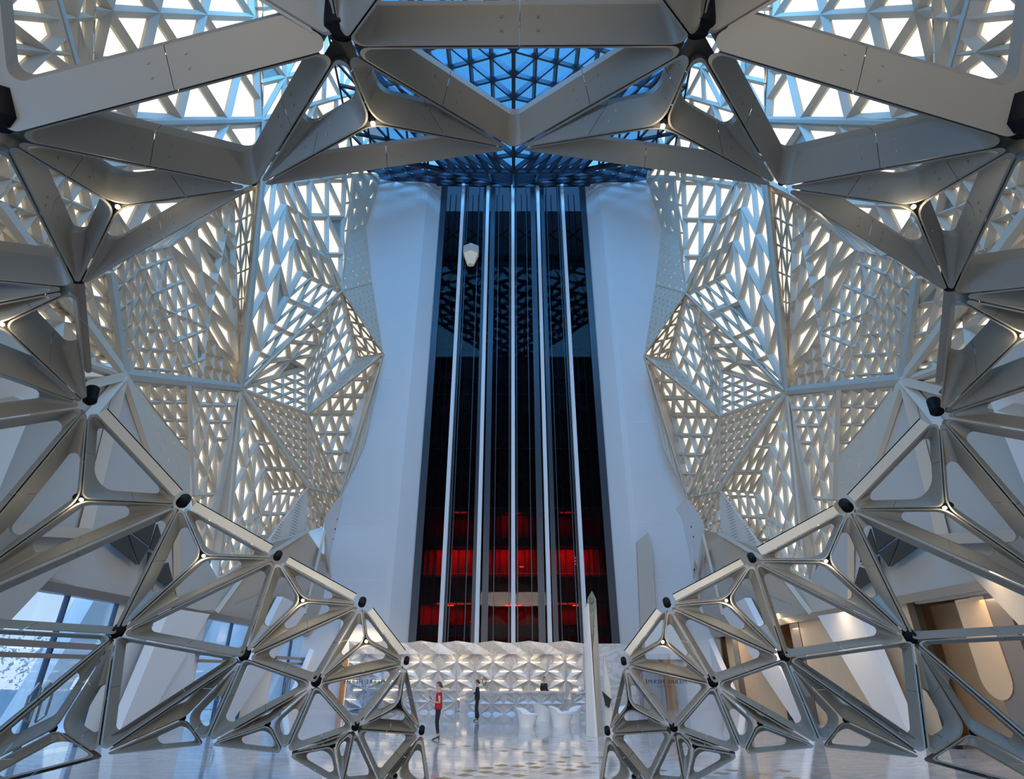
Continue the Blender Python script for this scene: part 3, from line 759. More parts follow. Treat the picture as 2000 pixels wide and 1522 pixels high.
# ------------------------------------------------------------------ shell, floor, lower side walls
def marble(name, base, vein, rough, sc=0.6):
    m = bpy.data.materials.new(name); m.use_nodes = True; nt = m.node_tree; b = nt.nodes['Principled BSDF']
    tc = nt.nodes.new('ShaderNodeTexCoord'); mp = nt.nodes.new('ShaderNodeMapping'); mp.inputs['Scale'].default_value = (sc * 0.7, sc * 2.4, sc * 1.2)
    nz = nt.nodes.new('ShaderNodeTexNoise'); nz.inputs['Scale'].default_value = 1.6; nz.inputs['Detail'].default_value = 8; nz.inputs['Distortion'].default_value = 1.6
    rp = nt.nodes.new('ShaderNodeValToRGB'); e = rp.color_ramp.elements
    e[0].position = .38; e[0].color = (*base, 1); e[1].position = .62; e[1].color = (*base, 1)
    k = e.new(.5); k.color = (*vein, 1)
    nt.links.new(tc.outputs['Object'], mp.inputs[0]); nt.links.new(mp.outputs[0], nz.inputs['Vector']); nt.links.new(nz.outputs['Fac'], rp.inputs[0])
    nt.links.new(rp.outputs[0], b.inputs['Base Color']); b.inputs['Roughness'].default_value = rough; b.inputs['Specular IOR Level'].default_value = .8
    return m
M['floor'] = marble('polished_white_marble', (.60, .58, .58), (.44, .41, .40), .07, .5)
M['marble'] = marble('white_veined_marble', (.56, .57, .60), (.42, .41, .40), .35, .8)
M['inlay'] = mat('ochre_stone_inlay', (.30, .19, .085), rough=.25, noise=.25, nscale=3)
M['inlay2'] = mat('grey_stone_inlay', (.30, .29, .28), rough=.12, noise=.2, nscale=3)
M['beige'] = mat('beige_wall_finish', (.58, .46, .32), rough=.5, noise=.04, nscale=.5)
M['beige2'] = mat('light_oak_veneer', (.62, .46, .30), rough=.45, noise=.08, nscale=1.0)
M['wood'] = mat('brown_wood_panel', (.42, .20, .08), rough=.4, noise=.15, nscale=1.2)
M['blackish'] = mat('black_door_frame', (.012, .012, .012), rough=.4)
M['glass'] = glass_mat('clear_lobby_glass', (.88, .94, 1.0), .07)
M['mull'] = mat('dark_blue_mullion', (.05, .09, .15), rough=.4, metal=.4)
M['transom'] = mat('brushed_grey_transom', (.30, .27, .26), rough=.35, metal=.6)
M['trimwarm'] = mat('satin_soffit_trim', (.55, .47, .37), rough=.25, metal=.5)
M['display'] = mat('warm_lit_display', (.8, .6, .35), emit=(1, .78, .45), estr=.9)
M['vent'] = perf_mat('black_vent_mesh', (.045, .043, .04), (.01, .01, .01), 9.0, .34)
M['led'] = mat('warm_led_strip', (1, .9, .7), emit=(1.0, .80, .52), estr=3.2)

fl = empty('floor', (0, 15, 0)); tag(fl, kind='structure')
MB().slab([(-14.5, -8, -.2), (14.5, -8, -.2), (14.5, 41, -.2), (-14.5, 41, -.2)], (0, 0, .2)).build('marble_paving', M['floor'], fl)
dm = [(390, 458), (540, 473), (320, 505), (690, 491), (585, 430), (745, 443), (915, 413), (905, 459), (1060, 385), (1085, 427), (1065, 477), (1235, 396), (1245, 440), (1185, 360), (1370, 365),
      (1395, 408), (1415, 459), (1300, 338), (1535, 376), (1480, 343), (1570, 422), (1650, 348), (1705, 390), (1815, 357), (1755, 443), (895, 377), (755, 403)]
pts = [(800 + x / 5, 1420 + y / 5) for x, y in dm] + [(1228, 1497), (1290, 1505), (1262, 1512), (1210, 1518), (1409, 1511), (1428, 1505), (1487, 1512), (1465, 1519), (1546, 1520), (1387, 1518), (1530, 1506), (1600, 1512)]
for k in range(16): pts.append((840 + 24 * (k * 7 % 16), 1448 + (k * 5 % 11) * 3.2))
for i, (x, y) in enumerate(pts):
    p = atZ(x, y, 0); s = .20 if y > 1495 else .13 + .05 * rnd.random()
    MB().slab([(p.x - s, p.y, 0), (p.x, p.y - s * 1.1, 0), (p.x + s, p.y, 0), (p.x, p.y + s * 1.1, 0)], (0, 0, .002)).build('inlay_tile', M['inlay'] if (i % 3) else M['inlay2'], fl)

# backing shell added to keep the open sky's light out of the hall
for nm, pts_ in (('backing_shell_left', [(-21, -9, 6), (-21, 44, 6), (-21, 44, 47), (-21, -9, 47)]), ('backing_shell_right', [(21, -9, 6), (21, 44, 6), (21, 44, 47), (21, -9, 47)])):
    s = -1 if pts_[0][0] < 0 else 1
    o = MB().slab(pts_, (s * .3, 0, 0)).build(nm, M['white']); tag(o, kind='structure')
o = MB().slab([(-21, -9, 0), (21, -9, 0), (21, -9, 47), (-21, -9, 47)], (0, -.3, 0)).build('wall_front', M['white']); tag(o, kind='structure')
o = MB().slab([(15.2, -9, 0), (15.2, 44, 0), (15.2, 44, 6.2), (15.2, -9, 6.2)], (.2, 0, 0)).build('wall_passage', M['beige']); tag(o, kind='structure')
o = MB().slab([(13.3, -9, 4.3), (21.2, -9, 4.3), (21.2, 44, 4.3), (13.3, 44, 4.3)], (0, 0, .15)).build('ceiling_passage', M['white']); tag(o, kind='structure')
o = MB().slab([(14.5, -9, -.2), (21, -9, -.2), (21, 44, -.2), (14.5, 44, -.2)], (0, 0, .19)).build('floor_passage', M['beige2']); tag(o, kind='structure')
cl = empty('ceiling', (0, 20, 46)); tag(cl, kind='structure')
MB().slab([(-21, -9, 46.5), (21, -9, 46.5), (21, 12, 46.5), (-21, 12, 46.5)], (0, 0, .3)).build('roof_slab', M['white'], cl)
for s in (-1, 1): MB().slab([(s * 12, 12, 46.5), (s * 21, 12, 46.5), (s * 21, 44, 46.5), (s * 12, 44, 46.5)], (0, 0, .3)).build('roof_slab', M['white'], cl)

def sx(px, py, side):
    return (px, py) if side < 0 else (2007 - px, py + 0.013 * (1003 - px) * (1 if py > 700 else 0) * (1 if py < 1100 else .4))
def sp(px, py, X, side):
    x, y = sx(px, py, side); return atX(x, y, X * (1 if side < 0 else -1))
ZL = 4.05; XW = 13.0
def yon(px, py, side):  # distance along the side wall of a pixel on the wall plane
    return sp(px, py, -XW, side).y
for side, nm in ((-1, 'left'), (1, 'right')):
    S = side
    lw = empty('wall_lower_' + nm, (S * XW, 20, 0)); tag(lw, kind='structure')
    def poly(pts, m, name='soffit_panel', th=.12):
        P = [sp(*p, side) for p in pts]
        n = (P[1] - P[0]).cross(P[2] - P[0]).normalized()
        if n.dot(V((0, 0, CAMZ)) - P[0]) < 0: n = -n
        # split into a fan so slightly folded outlines stay clean
        return MB().slab(P, -n * th).build(name, m, lw)
    w2 = (240, 736, -14.0)
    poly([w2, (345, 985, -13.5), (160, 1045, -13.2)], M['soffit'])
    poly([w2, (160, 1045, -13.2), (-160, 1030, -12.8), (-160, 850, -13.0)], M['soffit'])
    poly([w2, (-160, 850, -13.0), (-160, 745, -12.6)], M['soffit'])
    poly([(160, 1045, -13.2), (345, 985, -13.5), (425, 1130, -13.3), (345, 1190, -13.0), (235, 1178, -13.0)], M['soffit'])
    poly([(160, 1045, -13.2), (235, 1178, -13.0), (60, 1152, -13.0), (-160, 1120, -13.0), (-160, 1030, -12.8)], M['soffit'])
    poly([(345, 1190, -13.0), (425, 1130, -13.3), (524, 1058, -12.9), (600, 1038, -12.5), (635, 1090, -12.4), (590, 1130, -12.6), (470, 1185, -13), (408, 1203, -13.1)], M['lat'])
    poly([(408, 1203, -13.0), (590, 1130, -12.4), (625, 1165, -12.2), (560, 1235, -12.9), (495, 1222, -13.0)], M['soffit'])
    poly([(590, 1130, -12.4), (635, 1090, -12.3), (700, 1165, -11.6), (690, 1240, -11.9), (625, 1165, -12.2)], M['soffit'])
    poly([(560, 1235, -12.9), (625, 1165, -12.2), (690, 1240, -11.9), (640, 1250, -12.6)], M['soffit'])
    # slanted dark-edged ribs of the lower folds
    for a_, b_, w in ((w2, (165, 1042, -13.1), .34), ((-160, 1022, -12.7), (162, 1042, -13.0), .30), ((345, 985, -13.4), (345, 1165, -13.1), .22), ((524, 1058, -12.8), (420, 1200, -13.0), .20), ((600, 1038, -12.4), (480, 1110, -12.8), .2),
                      (w2, (-160, 830, -12.8), .3), (w2, (60, 950, -13.2), .3), ((634, 1040, -12.2), (595, 1200, -12.4), .16), ((634, 1040, -12.2), (655, 1190, -11.8), .12)):
        pa, pb = sp(*a_, side), sp(*b_, side); tc = (V((0, 0, CAMZ)) - pa).normalized()
        MB().bar(pa + tc * .1, pb + tc * .1, w, .35, up=tc).build('fold_rib', M['lat'], lw)
    # vent of three triangular meshes
    vx = -12.85
    vt = [((205, 1052, vx), (247, 1037, vx), (268, 1103, vx)), ((252, 1035, vx), (305, 1018, vx), (292, 1066, vx)), ((250, 1040, vx), (291, 1070, vx), (272, 1103, vx)),
          ((293, 1072, vx), (308, 1024, vx), (328, 1090, vx)), ((291, 1078, vx), (326, 1094, vx), (288, 1112, vx)), ((290, 1117, vx), (329, 1099, vx), (345, 1163, vx))]
    for t in vt:
        P = [sp(*p, side) for p in t]; n = (P[1] - P[0]).cross(P[2] - P[0]).normalized()
        if n.dot(V((0, 0, CAMZ)) - P[0]) < 0: n = -n
        MB().slab(P, -n * .05).build('vent_mesh', M['vent'], lw)
    # big slanted pier at the frame edge
    P = [sp(-160, 1035, -12.7, side), sp(0, 1040, -12.7, side), sp(125, 1102, -12.7, side), sp(20, 1213, -12.7, side), sp(-110, 1360, -12.6, side)]
    MB().slab(P, (S * .4, 0, 0)).build('slanted_pier', M['soffit'], lw)
    # wall pieces between the openings, in real heights
    ya0, ya1 = yon(-160, 1140, side), yon(235, 1175, side)
    yb0, yb1 = yon(405, 1210, side), yon(500, 1222, side)
    yc0, yc1 = yon(545, 1232, side), yon(600, 1240, side)
    wallm = M['white'] if S < 0 else M['beige']
    for y0, y1 in ((-8, ya0), (ya1, yb0), (yb1, yc0), (yc1, 41)):
        MB().slab([(S * XW, y0, 0), (S * XW, y1, 0), (S * XW, y1, ZL), (S * XW, y0, ZL)], (S * .3, 0, 0)).build('wall_panel', wallm, lw)
    MB().box((S * (XW - .02), (ya0 + 41) / 2, ZL + .1), (.3, 41 - ya0, .26)).build('soffit_trim', M['trimwarm'] if S > 0 else M['transom'], lw)
    MB().slab([(S * XW, -8, ZL), (S * XW, ya0 + 1, ZL), (S * XW, ya0 + 1, 9), (S * XW, -8, 9)], (S * .3, 0, 0)).build('wall_panel', M['white'], lw)
    # slanted columns
    for k, (t0, t1, b0, b1) in enumerate((((333, 1188), (410, 1200), (222, 1458), (268, 1436)), ((553, 1166), (600, 1190), (425, 1432), (450, 1424)), ((625, 1245), (652, 1245), (560, 1400), (585, 1398)))):
        XX = -12.3
        P = [sp(*t0, XX, side), sp(*t1, XX, side), sp(*b1, XX, side), sp(*b0, XX, side)]
        dz = min(P[2].z, P[3].z)
        P[2].z = 0; P[3].z = 0
        MB().slab(P, (S * .3, -.12, 0)).build('slanted_column', M['white'], lw)
    if S < 0:
        for wi, (y0, y1) in enumerate(((ya0, ya1), (yb0, yb1), (yc0, yc1))):
            w = empty('window_%d' % (wi + 1), (S * XW, (y0 + y1) / 2, 0)); tag(w, kind='structure')
            n = max(2, round((y1 - y0) / 2.3))
            for k in range(n):
                a, b_ = y0 + (y1 - y0) * k / n + .05, y0 + (y1 - y0) * (k + 1) / n - .05
                for z0, z1 in ((0.06, 2.58), (2.72, ZL - .04)):
                    MB().slab([(S * XW + S * .1, a, z0), (S * XW + S * .1, b_, z0), (S * XW + S * .1, b_, z1), (S * XW + S * .1, a, z1)], (S * .03, 0, 0)).build('pane', M['glass'], w)
            for k in range(n + 1):
                MB().box((S * (XW + .08), y0 + (y1 - y0) * k / n, ZL / 2), (.14, .08, ZL)).build('mullion', M['mull'], w)
            MB().box((S * (XW - .12), (y0 + y1) / 2, 2.70), (.3, y1 - y0 + .8, .16)).build('transom_beam', M['transom'], w)
            MB().box((S * (XW - .12), (y0 + y1) / 2, 2.42), (.16, y1 - y0 + .4, .12)).build('transom_beam', M['transom'], w)
            for k in range(1, n):
                yy = y0 + (y1 - y0) * k / n
                b = MB(); hx = S * (XW - .08)
                for q in (-1, 1):
                    pp = [(hx, yy + q * .12, .8), (hx, yy + q * .42, .95), (hx, yy + q * .42, 1.45), (hx, yy + q * .2, 1.75), (hx, yy + q * .08, 1.6)]
                    for i in range(5): b.bar(pp[i], pp[(i + 1) % 5], .045, .045, up=V((1, 0, 0)))
                b.build('door_handle', M['bolt'], w)['kind'] = 'stuff'
    else:
        for wi, (y0, y1) in enumerate(((ya0, ya1), (yb0, yb1), (yc0, yc1))):
            d = empty('door_%d' % (wi + 1), (S * XW, (y0 + y1) / 2, 0)); tag(d, kind='structure')
            L = y1 - y0
            MB().slab([(S * (XW + 1.4), y0 - 1, 0), (S * (XW + 1.4), y1 + 1, 0), (S * (XW + 1.4), y1 + 1, ZL), (S * (XW + 1.4), y0 - 1, ZL)], (.2, 0, 0)).build('back_panel', M['beige'], d)
            MB().slab([(S * XW, y0 + L * .42, 0), (S * XW, y0 + L * .60, 0), (S * XW, y0 + L * .60, ZL), (S * XW, y0 + L * .42, ZL)], (.4, 0, 0)).build('bronze_leaf', M['transom'], d)
            MB().box((S * (XW + .05), y1 - .2, ZL / 2), (.2, .35, ZL)).build('black_jamb', M['blackish'], d)
            MB().slab([(S * XW, y0, 0), (S * XW, y0 + L * .40, 0), (S * XW, y0 + L * .40, ZL), (S * XW, y0, ZL)], (.2, 0, 0)).build('beige_leaf', M['beige2'], d)
            MB().box((S * (XW + 1.3), y1 - L * .2, ZL / 2 + .6), (.05, L * .2, ZL - 1.6)).build('lit_display', M['display'], d)
            b = MB(); bx = S * (XW + 1.25); yy = y1 - L * .2
            for k in range(5):
                b.bar((bx, yy - L * .1, 1.6 + k * .5), (bx, yy + L * .1, 1.85 + k * .5), .04, .04); b.bar((bx, yy + L * .1, 1.85 + k * .5), (bx, yy - L * .1, 2.1 + k * .5), .04, .04)
            b.build('display_lattice', M['white'], d)['kind'] = 'stuff'
            area_light('doorway_light', (S * (XW + 1.0), (y0 + y1) / 2, ZL - .3), (S * (XW + .8), (y0 + y1) / 2, 0), .6, L * .8, 60, (1, .72, .42))
        for yy in (15.5, 22.5, 29.5, 35.0):
            area_light('soffit_lamp', (11.6, yy, ZL - .15), (12.95, yy, 1.2), .25, 5.0, 42, (1, .72, .42))
        # rounded recess in the beige wall
        c = sp(92, 1230, -XW, side); b = MB(); pr = []
        yy, zt, zb, r = c.y, 3.9, 1.9, .55
        for k in range(13):
            t = math.pi * k / 12; pr.append((S * (XW - .03), yy + r * math.cos(t), zb - r * math.sin(t)))
        pr = [(S * (XW - .03), yy + r, zt)] + pr + [(S * (XW - .03), yy - r, zt)]
        b.slab(pr, (.02, 0, 0)); b.build('rounded_niche', M['beige2'], lw)
# ------------------------------------------------------------------ relief wall behind the reception
rw = empty('relief_wall', (0, 36.6, 0)); tag(rw, 'long marble wall of star-shaped triangular relief with warm hidden strip lights', 'feature wall')
YR = 36.6
z0c = atY(892, 1293, YR).z; xA = atY(892, 1293, YR).x; DX = 1.05; DZ = .95
def nodeP(i, j):  # column i, row j downwards
    return V((xA + i * DX, YR + (0.10 if i % 2 else 0), z0c - j * DZ - (DZ / 2 if i % 2 else 0)))
def tile(a, b, c, led, par, dep=.24, nrm=V((0, 1, 0)), sc=1.0):
    ce = (a + b + c) / 3 + nrm * dep
    P = []
    for p in (a, b, c): P.append(ce + (p - ce) * .985)
    MB().add(P + [ce], [(0, 1, 3), (1, 2, 3), (2, 0, 3)]).build('relief_tile', M['marble'], par)
imin, imax = -6, 7
for i in range(imin, imax):
    for j in range(-1, 3):
        if i % 2 == 0:
            a, b_, c = nodeP(i, j), nodeP(i, j + 1), nodeP(i + 1, j)
            d = nodeP(i + 1, j + 1)
            tris = [(a, b_, c), (b_, c, d)]
        else:
            a, b_, c = nodeP(i, j), nodeP(i, j + 1), nodeP(i + 1, j + 1)
            d = nodeP(i + 1, j)
            tris = [(a, b_, c), (a, d, c)]
        for t in tris:
            t = [V((p.x, p.y, max(p.z, 0.0))) for p in t]
            if (t[1] - t[0]).cross(t[2] - t[0]).length < .05: continue
            tile(t[0], t[1], t[2], 0, rw)
        # glowing slots over the slanted ridges
        for (p, q) in (((a, c), (c, b_)) if i % 2 == 0 else ((a, d), (a, c))):
            if min(p.z, q.z) < .1: continue
            e = (p + q) / 2
            hi = p if p.z > q.z else q
            up3 = e + V((0, 0, DZ * .26)); 
            lo, hgh = (p, q) if p.z < q.z else (q, p)
            # horizontal slot running from the higher node along the top of the petal
            s_ = 1 if lo.x > hgh.x else -1
            p0 = hgh + V((s_ * .12, .03, -.02)); p1 = hgh + V((s_ * DX * .62, .10, -.03))
            MB().bar(p0, p1, .04, .022).build('led_strip', M['led'], rw)
# folded marble head band
zt = atY(1003, 1257, YR).z
b = MB(); vs = []
xs = [nodeP(i, 0).x for i in range(imin, imax + 1)]
n = len(xs)
for k, x in enumerate(xs):
    i = imin + k
    vs += [V((x, YR - (.45 if i % 2 == 0 else .1), zt + (.12 if i % 2 == 0 else 0))), V((x, YR - (.05 if i % 2 == 0 else .1), z0c + DZ * .42 + (.5 if i % 2 == 0 else 0) * 0)), V((x, YR + .9, zt + .05))]
for k in range(n - 1):
    a = 3 * k
    b.add([vs[a], vs[a + 1], vs[a + 4], vs[a + 3], vs[a + 2], vs[a + 5]], [(0, 1, 2, 3), (4, 0, 3, 5)])
b.build('head_band', M['marble'], rw)
# bright niches under the band tips
for k, x in enumerate(xs):
    i = imin + k
    if i % 2 == 0:
        zz = z0c + DZ * .95
        MB().bar((x - .12, YR - .12, zz), (x + .12, YR - .12, zz), .05, .04).build('led_strip', M['led'], rw)
        ld = bpy.data.lights.new('niche_light', 'AREA'); ld.shape = 'RECTANGLE'; ld.size = .3; ld.size_y = .1; ld.energy = 4; ld.color = (1, .82, .58)
        o = bpy.data.objects.new('niche_light', ld); COL.objects.link(o); o.location = (x, YR - .22, zz - .06); o.rotation_euler = (math.radians(20), 0, 0)
for i in range(-2, 3):
    area_light('relief_fill', (xA + i * 2.9 + .5, YR - 1.5, z0c + 1.35), (xA + i * 2.9 + .5, YR, 1.3), 2.6, .06, 22, (1, .80, .55))  # added wash hung before the relief to light its petals from above
bk = MB().slab([(-7.3, YR + .35, 0), (7.3, YR + .35, 0), (7.3, YR + .35, zt), (-7.3, YR + .35, zt)], (0, .1, 0)).build('backing', M['marble'], rw)
# side returns
for s in (-1, 1):
    MB().slab([(XC + s * 7.0, YR, 0), (XC + s * 7.45, YR + 1.6, 0), (XC + s * 7.45, YR + 1.6, zt), (XC + s * 7.0, YR, zt)], (0, .1, 0)).build('side_return', M['marble'], rw)

def counter(px0, px1, pytop, pyb, label, nx, dep=.8):
    Yc = atZ((px0 + px1) / 2, pyb, 0).y
    x0, x1 = atY(px0, pyb, Yc).x, atY(px1, pyb, Yc).x
    zt_ = atY(px0, pytop, Yc).z
    t = empty('reception_counter', ((x0 + x1) / 2, Yc, 0)); tag(t, label, 'reception desk')
    MB().slab([(x0, Yc + .12, 0), (x1, Yc + .12, 0), (x1, Yc + dep, 0), (x0, Yc + dep, 0)], (0, 0, zt_ - .06)).build('body', M['marble'], t)
    MB().box(((x0 + x1) / 2, Yc + dep / 2, zt_ - .03), (x1 - x0 + .04, dep + .08, .06)).build('counter_top', M['marble'], t)
    nz = 2; w = (x1 - x0) / nx; h = (zt_ - .08) / nz
    for i in range(nx):
        for j in range(nz):
            a, b_, c, d = V((x0 + i * w, Yc, j * h)), V((x0 + (i + 1) * w, Yc, j * h)), V((x0 + (i + 1) * w, Yc, (j + 1) * h)), V((x0 + i * w, Yc, (j + 1) * h))
            if (i + j) % 2: tr = [(a, b_, c), (a, c, d)]
            else: tr = [(a, b_, d), (b_, c, d)]
            for q in tr: tile(*q, 0, t, .11)
    for j in range(nz):
        for i in range(nx):
            xx = x0 + (i + .5) * w
            MB().bar((xx - w * .28, Yc + .06, (j + 1) * h - .05), (xx + w * .28, Yc + .06, (j + 1) * h - .05), .03, .02).build('led_strip', M['led'], t)
    return Yc, zt_
Yc1, zc1 = counter(912, 1104, 1351, 1396, 'long white relief-fronted marble reception desk with the dark-suited receptionist behind it', 8)
counter(786, 888, 1347, 1392, 'white relief-fronted marble desk to the left, behind the woman in the red top', 4)
Yc3, zs3 = counter(1118, 1172, 1352, 1392, 'short pale marble desk between the long reception desk and the tall obelisk sculpture', 2)
Yk, zk = counter(712, 742, 1346, 1393, 'small white faceted marble desk at the far left beside the brown wood wall', 1, .6)

# small marble cabinets between the desks
for px0, px1, lab in ((897, 913, 'low plain marble block left of the long reception desk'), (1096, 1117, 'low plain marble block right of the long reception desk')):
    Y_ = 35.2; x0, x1 = atY(px0, 1390, Y_).x, atY(px1, 1390, Y_).x; z_ = atY(px0, 1366, Y_).z
    t = MB().slab([(x0, Y_, 0), (x1, Y_, 0), (x1, Y_ + .6, 0), (x0, Y_ + .6, 0)], (0, 0, z_)).build('marble_block', M['marble']); tag(t, lab, 'cabinet')

# brown lounge wall at the left end, orange leaf at the right
lz = atY(700, 1288, 37.5).z
for side_, nm, x0, x1 in ((-1, 'lounge_panelling', 664, 741), (1, 'lounge_panelling', 1300, 1321)):
    t = empty(nm, atZ((x0 + x1) / 2, 1390, 0)); Yp = 38.0
    t.location = (atY((x0 + x1) / 2, 1390, Yp).x, Yp, 0)
    tag(t, 'brown wood panelling with glowing gold uprights at the far left of the hall' if side_ < 0 else 'narrow orange wood panel at the far right of the hall', 'panelling')
    xa, xb = atY(x0, 1340, Yp).x, atY(x1, 1340, Yp).x
    k = 5 if side_ < 0 else 1
    for i in range(k):
        a, c = xa + (xb - xa) * i / k, xa + (xb - xa) * (i + 1) / k
        MB().slab([(a, Yp, 0), (c - .03, Yp, 0), (c - .03, Yp, lz), (a, Yp, lz)], (0, .2, 0)).build('wood_panel', M['wood'], t)
    if side_ < 0:
        for px in (677, 687, 721): MB().box((atY(px, 1340, Yp).x, Yp - .04, lz / 2), (.08, .06, lz)).build('gold_upright', M['led'] if px != 721 else M['trimwarm'], t)
area_light('lounge_light', (-9.2, 37.2, 4.2), (-9.2, 38, 1.5), 2.5, .3, 50, (1, .7, .4))
# blue grey boxes over the lounges, at the ends of the rear wall
for s in (-1, 1):
    a = atY(1003 + s * 255, 1240, 38.2).x; c = atY(1003 + s * 340, 1240, 38.2).x
    o = MB().slab([(a, 38.2, lz), (c, 38.2, lz), (c, 38.2, lz + 2.6), (a, 38.2, lz + 1.9)], (0, .5, 0)).build('trim_%d' % (1 if s < 0 else 2), M['white']); tag(o, kind='structure')
# tall leaning panel leaning on the right flank of the shaft
p = [atY(1250, 1300, 38.3), atY(1284, 1300, 38.3), atY(1273, 1075, 38.1), atY(1266, 1040, 38.1), atY(1244, 1058, 38.1)]
p[0].z = p[1].z = 0
o = MB().slab(p, (0, .25, 0)).build('tall_screen', mat('grey_tall_screen', (.42, .40, .37), rough=.6)); tag(o, 'tall narrow grey screen standing against the white wall right of the shaft', 'screen')
# shop lettering
def lettering(px, py, Y, text, size, label, m, grp=None):
    cu = bpy.data.curves.new('sign_lettering', 'FONT'); cu.body = text; cu.size = size; cu.align_x = 'CENTER'; cu.extrude = .01; cu.space_character = 1.25
    cu.materials.append(m)
    o = bpy.data.objects.new('sign_lettering', cu); COL.objects.link(o); o.location = atY(px, py, Y); o.rotation_euler = (math.pi / 2, 0, 0); o.scale = (-1, 1, 1)
    bpy.context.view_layer.update()
    nm = bpy.data.meshes.new_from_object(o.evaluated_get(bpy.context.evaluated_depsgraph_get()))
    q = bpy.data.objects.new('sign_lettering', nm); COL.objects.link(q); q.matrix_world = o.matrix_world.copy()
    bpy.data.objects.remove(o); q.name = 'sign_lettering'
    return q
M['ink'] = mat('dark_letter_metal', (.02, .02, .025), rough=.4)
for px0, px1, pc, lab in ((675, 748, 711, 'clear glass screen with mirrored dark lettering, at left before the brown wood panelling'), (1262, 1340, 1301, 'clear glass screen with mirrored dark lettering, at right before the orange wood panel')):
    xa, xb = atY(px0, 1340, 35.05).x, atY(px1, 1340, 35.05).x
    t = empty('glass_screen', ((xa + xb) / 2, 35.06, 0)); tag(t, lab, 'glass screen')
    MB().slab([(xa, 35.06, 0), (xb, 35.06, 0), (xb, 35.06, 2.9), (xa, 35.06, 2.9)], (0, .02, 0)).build('pane', M['glass'], t)
    for py, tx, sz in ((1336, 'PIERRE HERM\u00c9', .30), (1343, 'L O U N G E', .14)):
        q = lettering(pc, py, 35.0, tx, sz, None, M['ink'])
        for kx in list(q.keys()):
            if kx in ('label', 'category'): del q[kx]
        q.name = 'lettering'; q.parent = t; q.matrix_parent_inverse = Matrix.Translation(-t.location)

# ------------------------------------------------------------------ sculptures, chairs, flowers
M['mirror'] = mat('polished_gold_steel', (.80, .72, .52), rough=.04, metal=1.0)
M['scul'] = mat('satin_white_sculpture', (.70, .70, .70), rough=.25)
M['scul2'] = mat('light_grey_sculpture_face', (.50, .48, .45), rough=.3)
ob = empty('obelisk_sculpture', (2.9, 23.0, 0)); tag(ob, 'tall slender faceted white obelisk with a polished gold tip right of the desks', 'sculpture')
Yo = 23.0
def O(px, py, dy=0): return atY(px, py, Yo + dy)
bl, bm1, bm2, br = O(1145, 1437, .3), O(1161, 1437, -.1), O(1167, 1437, -.15), O(1179, 1437, .35)
for q in (bl, bm1, bm2, br): q.z = 0
tl, tm1, tm2, tr = O(1141, 1190, .3), O(1148, 1178, 0), O(1150, 1180, -.05), O(1164, 1170, .3)
apex_ = O(1156, 1154, .1)
MB().add([bl, bm1, tm1, tl], [(0, 1, 2, 3)]).build('left_face', M['scul'], ob)
MB().add([bm1, bm2, tm2, tm1], [(0, 1, 2, 3)]).build('bright_edge', M['scul'], ob)
midr = O(1158, 1272, -.1)
MB().add([bm2, br, tr, midr], [(0, 1, 2, 3)]).build('right_face', M['scul2'], ob)
MB().add([tm2, midr, tr, O(1160, 1185, .2)], [(0, 1, 2, 3)]).build('gold_facet', M['mirror'], ob)
MB().add([tm2, O(1148, 1168, .05), O(1162, 1168, .05), tr, apex_, tm1], [(5, 0, 3, 2, 1), (1, 2, 4)]).build('mirror_tip', M['mirror'], ob)
bkk = O(1163, 1437, 1.0); bkk.z = 0; tb = O(1154, 1172, .6)
MB().add([bl, tl, tb, bkk, br, tr, apex_], [(0, 1, 2, 3), (3, 2, 5, 4), (1, 6, 2), (2, 6, 5)]).build('rear_faces', M['scul'], ob)
sc2 = empty('blade_sculpture', (3.6, 24.5, 0)); tag(sc2, 'white blade sculpture with a black opening behind the obelisk', 'sculpture')
def O2(px, py, dy=0): return atY(px, py, 24.5 + dy)
q = [O2(1180, 1284), O2(1192, 1340), O2(1196, 1375, -.1), O2(1198, 1440), O2(1182, 1440)]; q[3].z = q[4].z = 0
MB().slab(q, (0, .3, 0)).build('blade', M['scul'], sc2)
MB().slab([O2(1176, 1350, -.12), O2(1194, 1366, -.12), O2(1190, 1383, -.12), O2(1183, 1378, -.12)], (0, .08, 0)).build('dark_opening', M['blackish'], sc2)  # black slab put where the blade has a dark opening

